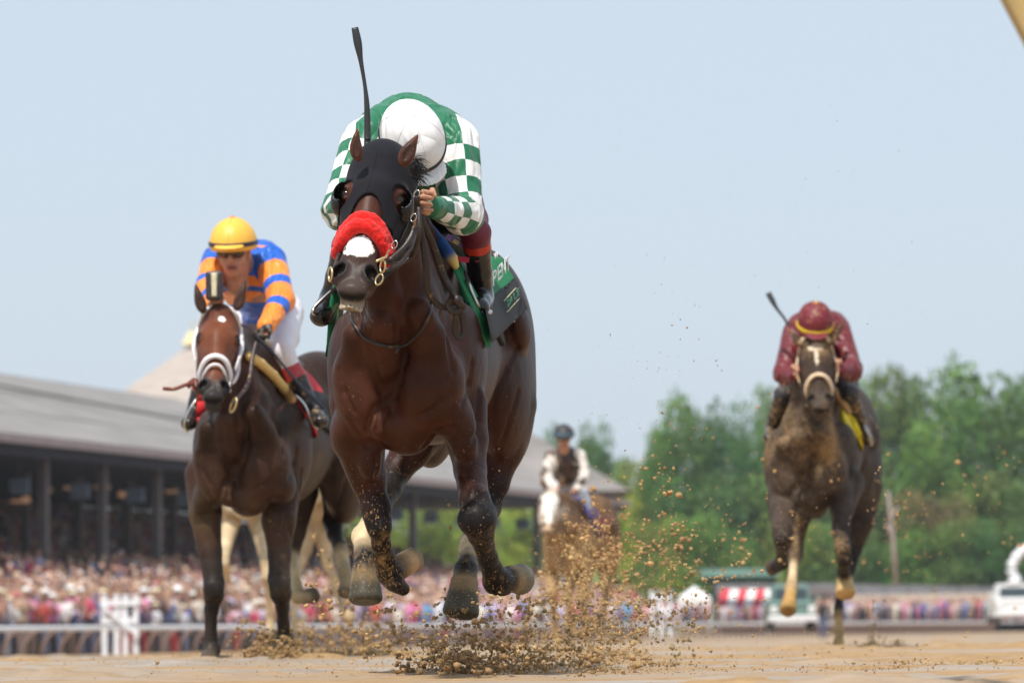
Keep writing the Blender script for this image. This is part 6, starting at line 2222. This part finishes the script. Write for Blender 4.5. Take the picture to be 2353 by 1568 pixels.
vehicle('truck', 'green truck with white bumper behind the right horse\'s legs', 'truck', 1764, 1878, 1342, 1446, 200, (.14, .24, .21), (.8, .8, .8), 0)
vehicle('van', 'white van at the right edge below the white arch', 'van', 2284, 2394, 1340, 1432, 215, (.78, .78, .78), (.8, .8, .8), 0)
mb = MB(); pts = spline([W(2336, 1336, 205), W(2324, 1308, 205), W(2334, 1280, 205), W(2360, 1258, 205), (W(2400, 1262, 205)), W(2430, 1320, 205), W(2436, 1440, 205)], 6)
mb.tube(pts, [.20 + .08 * math.sin(i * .9) ** 2 for i in range(len(pts))], 10, (.8, .8, .78)); mb.tube([W(2330, 1330, 204.9), W(2331, 1344, 204.9)], [.36, .30], 12, (.8, .8, .78))
tag(mb.build('arch', wp, None, True), 'thick white curved arch entering at the right edge above the van', 'arch')
o = bpy.data.objects.new('person', VAR[10][0]); COL.objects.link(o); p = W(1890, 1400, 196); o.location = (p[0], p[1], float(gz(0, 196))); o.scale = (1.1, 1.1, 1.1)
tag(o, 'dark-clothed person standing just right of the green truck', 'person')

# slanted tan timber of the near rail, top right corner
mb = MB(); a = np.array([1.80, 9.0, -.02]); b = np.array([.52, 9.0, 2.54]); v = (b - a) / np.linalg.norm(b - a); n_ = np.cross(v, (0, 1, 0))
Rm = np.stack([n_, (0, 1, 0), v], 1)
off = W(2305, 0, 9.0) + n_ * 0
# shift so the left face passes the frame corner
side = n_ if n_[0] < 0 else -n_
base = a + v * ((off - a) @ v); shift = (off - base) @ side
c0 = a + side * (shift - .055); c1 = b + side * (shift - .055)
mb.box((c0 + c1) / 2, (.055, .04, np.linalg.norm(c1 - c0) / 2), Rm, (.5, .36, .14))
ps = mb.build('post', mat_flat('tan_timber', (.47, .33, .13), .65, .2, 6, .3, stretch=(1, 1, .1)))
mb = MB(); mb.tube([c1 + (0, -3, .7), c1 + (0, 3, .7)], .045, 10, (.7, .7, .7)); rt = mb.build('rail_tube', wp, None, True)
r_ = empty('near_rail', (c0[0], 9, 0)); adopt(r_, ps, rt); tag(r_, 'blurred tan slanted timber cutting the top right corner', 'rail')

# ------------------------------------------------------------------ flying dirt
ICO = None


def ico():
    p = (1 + 5 ** .5) / 2
    v = np.array([(-1, p, 0), (1, p, 0), (-1, -p, 0), (1, -p, 0), (0, -1, p), (0, 1, p), (0, -1, -p), (0, 1, -p), (p, 0, -1), (p, 0, 1), (-p, 0, -1), (-p, 0, 1)], float)
    v /= np.linalg.norm(v[0])
    f = np.array([(0, 11, 5), (0, 5, 1), (0, 1, 7), (0, 7, 10), (0, 10, 11), (1, 5, 9), (5, 11, 4), (11, 10, 2), (10, 7, 6), (7, 1, 8), (3, 9, 4), (3, 4, 2), (3, 2, 6), (3, 6, 8), (3, 8, 9), (4, 9, 5), (2, 4, 11), (6, 2, 10), (8, 6, 7), (9, 8, 1)])
    return v, f


def dirt(name, label, clouds, seed):
    """clouds: (X, Y, d, sX, sY, sd, n, parents, r0, r1 in view units, tint)"""
    r = np.random.default_rng(seed); v0, f0 = ico()
    P, R, C = [], [], []
    for (X, Y, d, sx, sy, sd, n, par, r0, r1, tint) in clouds:
        px = r.normal(size=(par, 3)) * (sx, sy, sd) + (X, Y, d)
        k = r.integers(0, par, n)
        sp = r.exponential(.32, n)[:, None] * r.normal(size=(n, 3)) * (sx * .5, sy * .5, sd * .5)
        q = px[k] + sp
        rr = r0 * (r1 / r0) ** (r.random(n) ** 3.0)
        for (a, rad) in zip(q, rr):
            if a[1] > 1560: a[1] = 1560 - (a[1] - 1560) * .5
            w = W(a[0], a[1], a[2]); g = float(gz(0, w[1])) + .003
            if w[2] < g: w[2] = g + abs(r.normal()) * .012
            P.append(w); R.append(rad * .86 * a[2] / FPX); C.append(np.array(tint) * r.uniform(.62, 1.35))
    P = np.array(P); R = np.array(R); C = np.array(C); n = len(P)
    J = r.normal(size=(n, 12, 3)) * .24
    St = r.uniform(.6, 1.4, (n, 1, 3))
    V = (v0[None] * (1 + J[..., :1]) + J * .6) * St * R[:, None, None] + P[:, None]
    F = f0[None] + (np.arange(n) * 12)[:, None, None]
    Cc = np.repeat(C, 12, 0)
    o = mesh_np(name, V.reshape(-1, 3), F.reshape(-1, 3), dirt_m, None, True, None, Cc)
    return tag(o, label, 'dirt', None, 'stuff')


dirt_m = mat_attr('clod', .85, 420, 1.0, .35)
GLD = (.60, .42, .20); WET = (.40, .245, .110); DRY = (.56, .36, .155); ORG = (.56, .32, .13); MID = (.46, .285, .125)
dirt('dirt_spray', 'brown sand bursting up from the track under the front horse', [
    (1060, 1522, 16.2, 52, 18, .25, 2200, 60, 1.0, 9, WET), (1110, 1500, 16.3, 90, 34, .4, 1500, 70, 1.0, 8, WET), (1020, 1470, 16.2, 50, 42, .3, 600, 36, 1.0, 7, MID), (1150, 1480, 16.4, 150, 44, .6, 10000, 260, .45, 1.5, GLD), (1330, 1410, 18, 110, 95, 1.5, 7000, 320, .45, 1.4, GLD), (1370, 1290, 21, 60, 80, 2, 3000, 200, .6, 1.6, GLD),
    (1270, 1518, 16.8, 120, 20, .6, 2200, 80, 1.1, 7, MID), (1390, 1475, 17.2, 80, 46, .8, 1000, 60, 1.0, 6, (.38, .27, .14)),
    (1200, 1440, 17.0, 190, 44, .9, 1500, 70, 1.2, 7, DRY), (1460, 1420, 17.5, 70, 60, 1.0, 500, 30, 1.2, 6, (.25, .18, .09)),
    (1100, 1200, 16.6, 120, 120, .8, 50, 40, 1.5, 8, ORG), (900, 1440, 17.0, 70, 40, .6, 350, 20, 1.2, 7, DRY)], 3)
dirt('dirt_spray', 'tan clods hanging in the air in front of the middle-distance horse', [
    (1345, 1350, 22, 44, 60, 2.0, 1100, 110, 1.2, 6, DRY), (1375, 1270, 21, 26, 62, 2.0, 600, 60, 1.3, 6.5, ORG), (1340, 1420, 21, 70, 55, 2.0, 1500, 80, 1.3, 6.5, MID),
    (1480, 1260, 19, 60, 120, 1.5, 300, 70, 1.2, 7, ORG), (1530, 1180, 18.5, 26, 110, 1.0, 160, 50, 1.2, 7, ORG), (1460, 1340, 20, 90, 70, 2, 600, 70, 1.2, 6, DRY),
    (1560, 1350, 20, 70, 70, 2, 300, 40, 1.4, 6, MID), (1500, 950, 18, 70, 150, 2, 130, 60, .8, 3.4, (.40, .28, .17)), (1520, 760, 17.5, 200, 210, 2, 90, 80, .7, 2.4, (.40, .30, .2)),
    (2050, 500, 17, 190, 260, 2, 60, 60, .7, 2.0, (.40, .32, .24)), (1330, 1500, 24, 90, 24, 2, 800, 40, 1.5, 6, DRY)], 5)
dirt('dirt_spray', 'dark splash of sand round the planted hoof of the left horse', [
    (640, 1510, 22.9, 32, 14, .3, 1700, 40, 1.4, 8, WET), (640, 1482, 22.7, 36, 24, .25, 3200, 70, 1.0, 6, (.44, .28, .12)), (480, 1524, 22.8, 18, 3, .2, 220, 12, 1.2, 6, DRY),
    (800, 1480, 26, 60, 36, 1.0, 1900, 110, 1.0, 5, DRY), (740, 1470, 26, 120, 44, 1.5, 4000, 160, .5, 1.4, DRY), (850, 1400, 26, 60, 60, 1.5, 300, 40, 1.5, 7, ORG), (780, 1300, 25, 40, 60, 1, 240, 30, 1.3, 6, DRY), (760, 1520, 25, 70, 10, .8, 700, 30, 1.4, 6, MID),
    (900, 1510, 24, 60, 20, 1.0, 500, 30, 1.3, 6, DRY), (690, 1440, 42, 16, 30, .8, 260, 16, 1.4, 5, DRY)], 7)
dirt('dirt_spray', 'low splash and thin plume of sand beside the hind hoof of the right horse', [
    (1925, 1490, 30.5, 30, 5, .4, 500, 24, 1.3, 5, MID), (2010, 1450, 32, 12, 34, .8, 420, 60, 1.0, 3.4, (.46, .31, .16)), (2030, 1485, 32, 40, 8, .8, 300, 20, 1.3, 5, DRY),
    (2110, 1300, 24, 110, 130, 3, 110, 60, 1.3, 5, DRY), (2060, 1200, 26, 50, 60, 3, 120, 30, 1.4, 5, ORG), (1780, 1250, 24, 120, 160, 4, 160, 80, 1.3, 6, ORG), (2280, 1150, 28, 50, 90, 3, 60, 30, 1.3, 6, ORG),
    (1700, 1300, 22, 60, 90, 3, 160, 60, 1.3, 6, DRY)], 9)
# clods lying on the track
dirt('loose_clods', 'crumbs and clods of sand lying on the track surface', [
    (1900, 1505, 28, 300, 1, 1.6, 600, 200, 1.0, 4, DRY), (700, 1540, 19, 380, 2, 1.2, 350, 160, 1.0, 4, DRY), (2150, 1545, 17.3, 130, 2, .4, 420, 120, 1.0, 4, DRY), (1500, 1535, 19.5, 400, 2, 1.5, 500, 200, 1.0, 4, DRY),
    (300, 1528, 22, 240, 1, 1.2, 260, 100, 1.0, 4, DRY), (1400, 1555, 16.2, 600, 2, .3, 700, 200, 1, 4, MID)], 11)
# ------------------------------------------------------------------ summer haze in the air
mb = MB(); mb.box((0, 320, 9.5), (395, 375, 15.0)); hz = mb.build('haze')
hm_ = bpy.data.materials.new('haze_air'); hm_.use_nodes = True; ht = hm_.node_tree; ht.nodes.remove(ht.nodes['Principled BSDF'])
pv = ht.nodes.new('ShaderNodeVolumePrincipled'); pv.inputs['Density'].default_value = .0002; pv.inputs['Color'].default_value = (.90, .94, 1.0, 1); pv.inputs['Anisotropy'].default_value = .2
ht.links.new(pv.outputs[0], ht.nodes['Material Output'].inputs['Volume']); hz.data.materials.append(hm_); hz['kind'] = 'stuff'
print('all', round(time.time() - T0, 1))
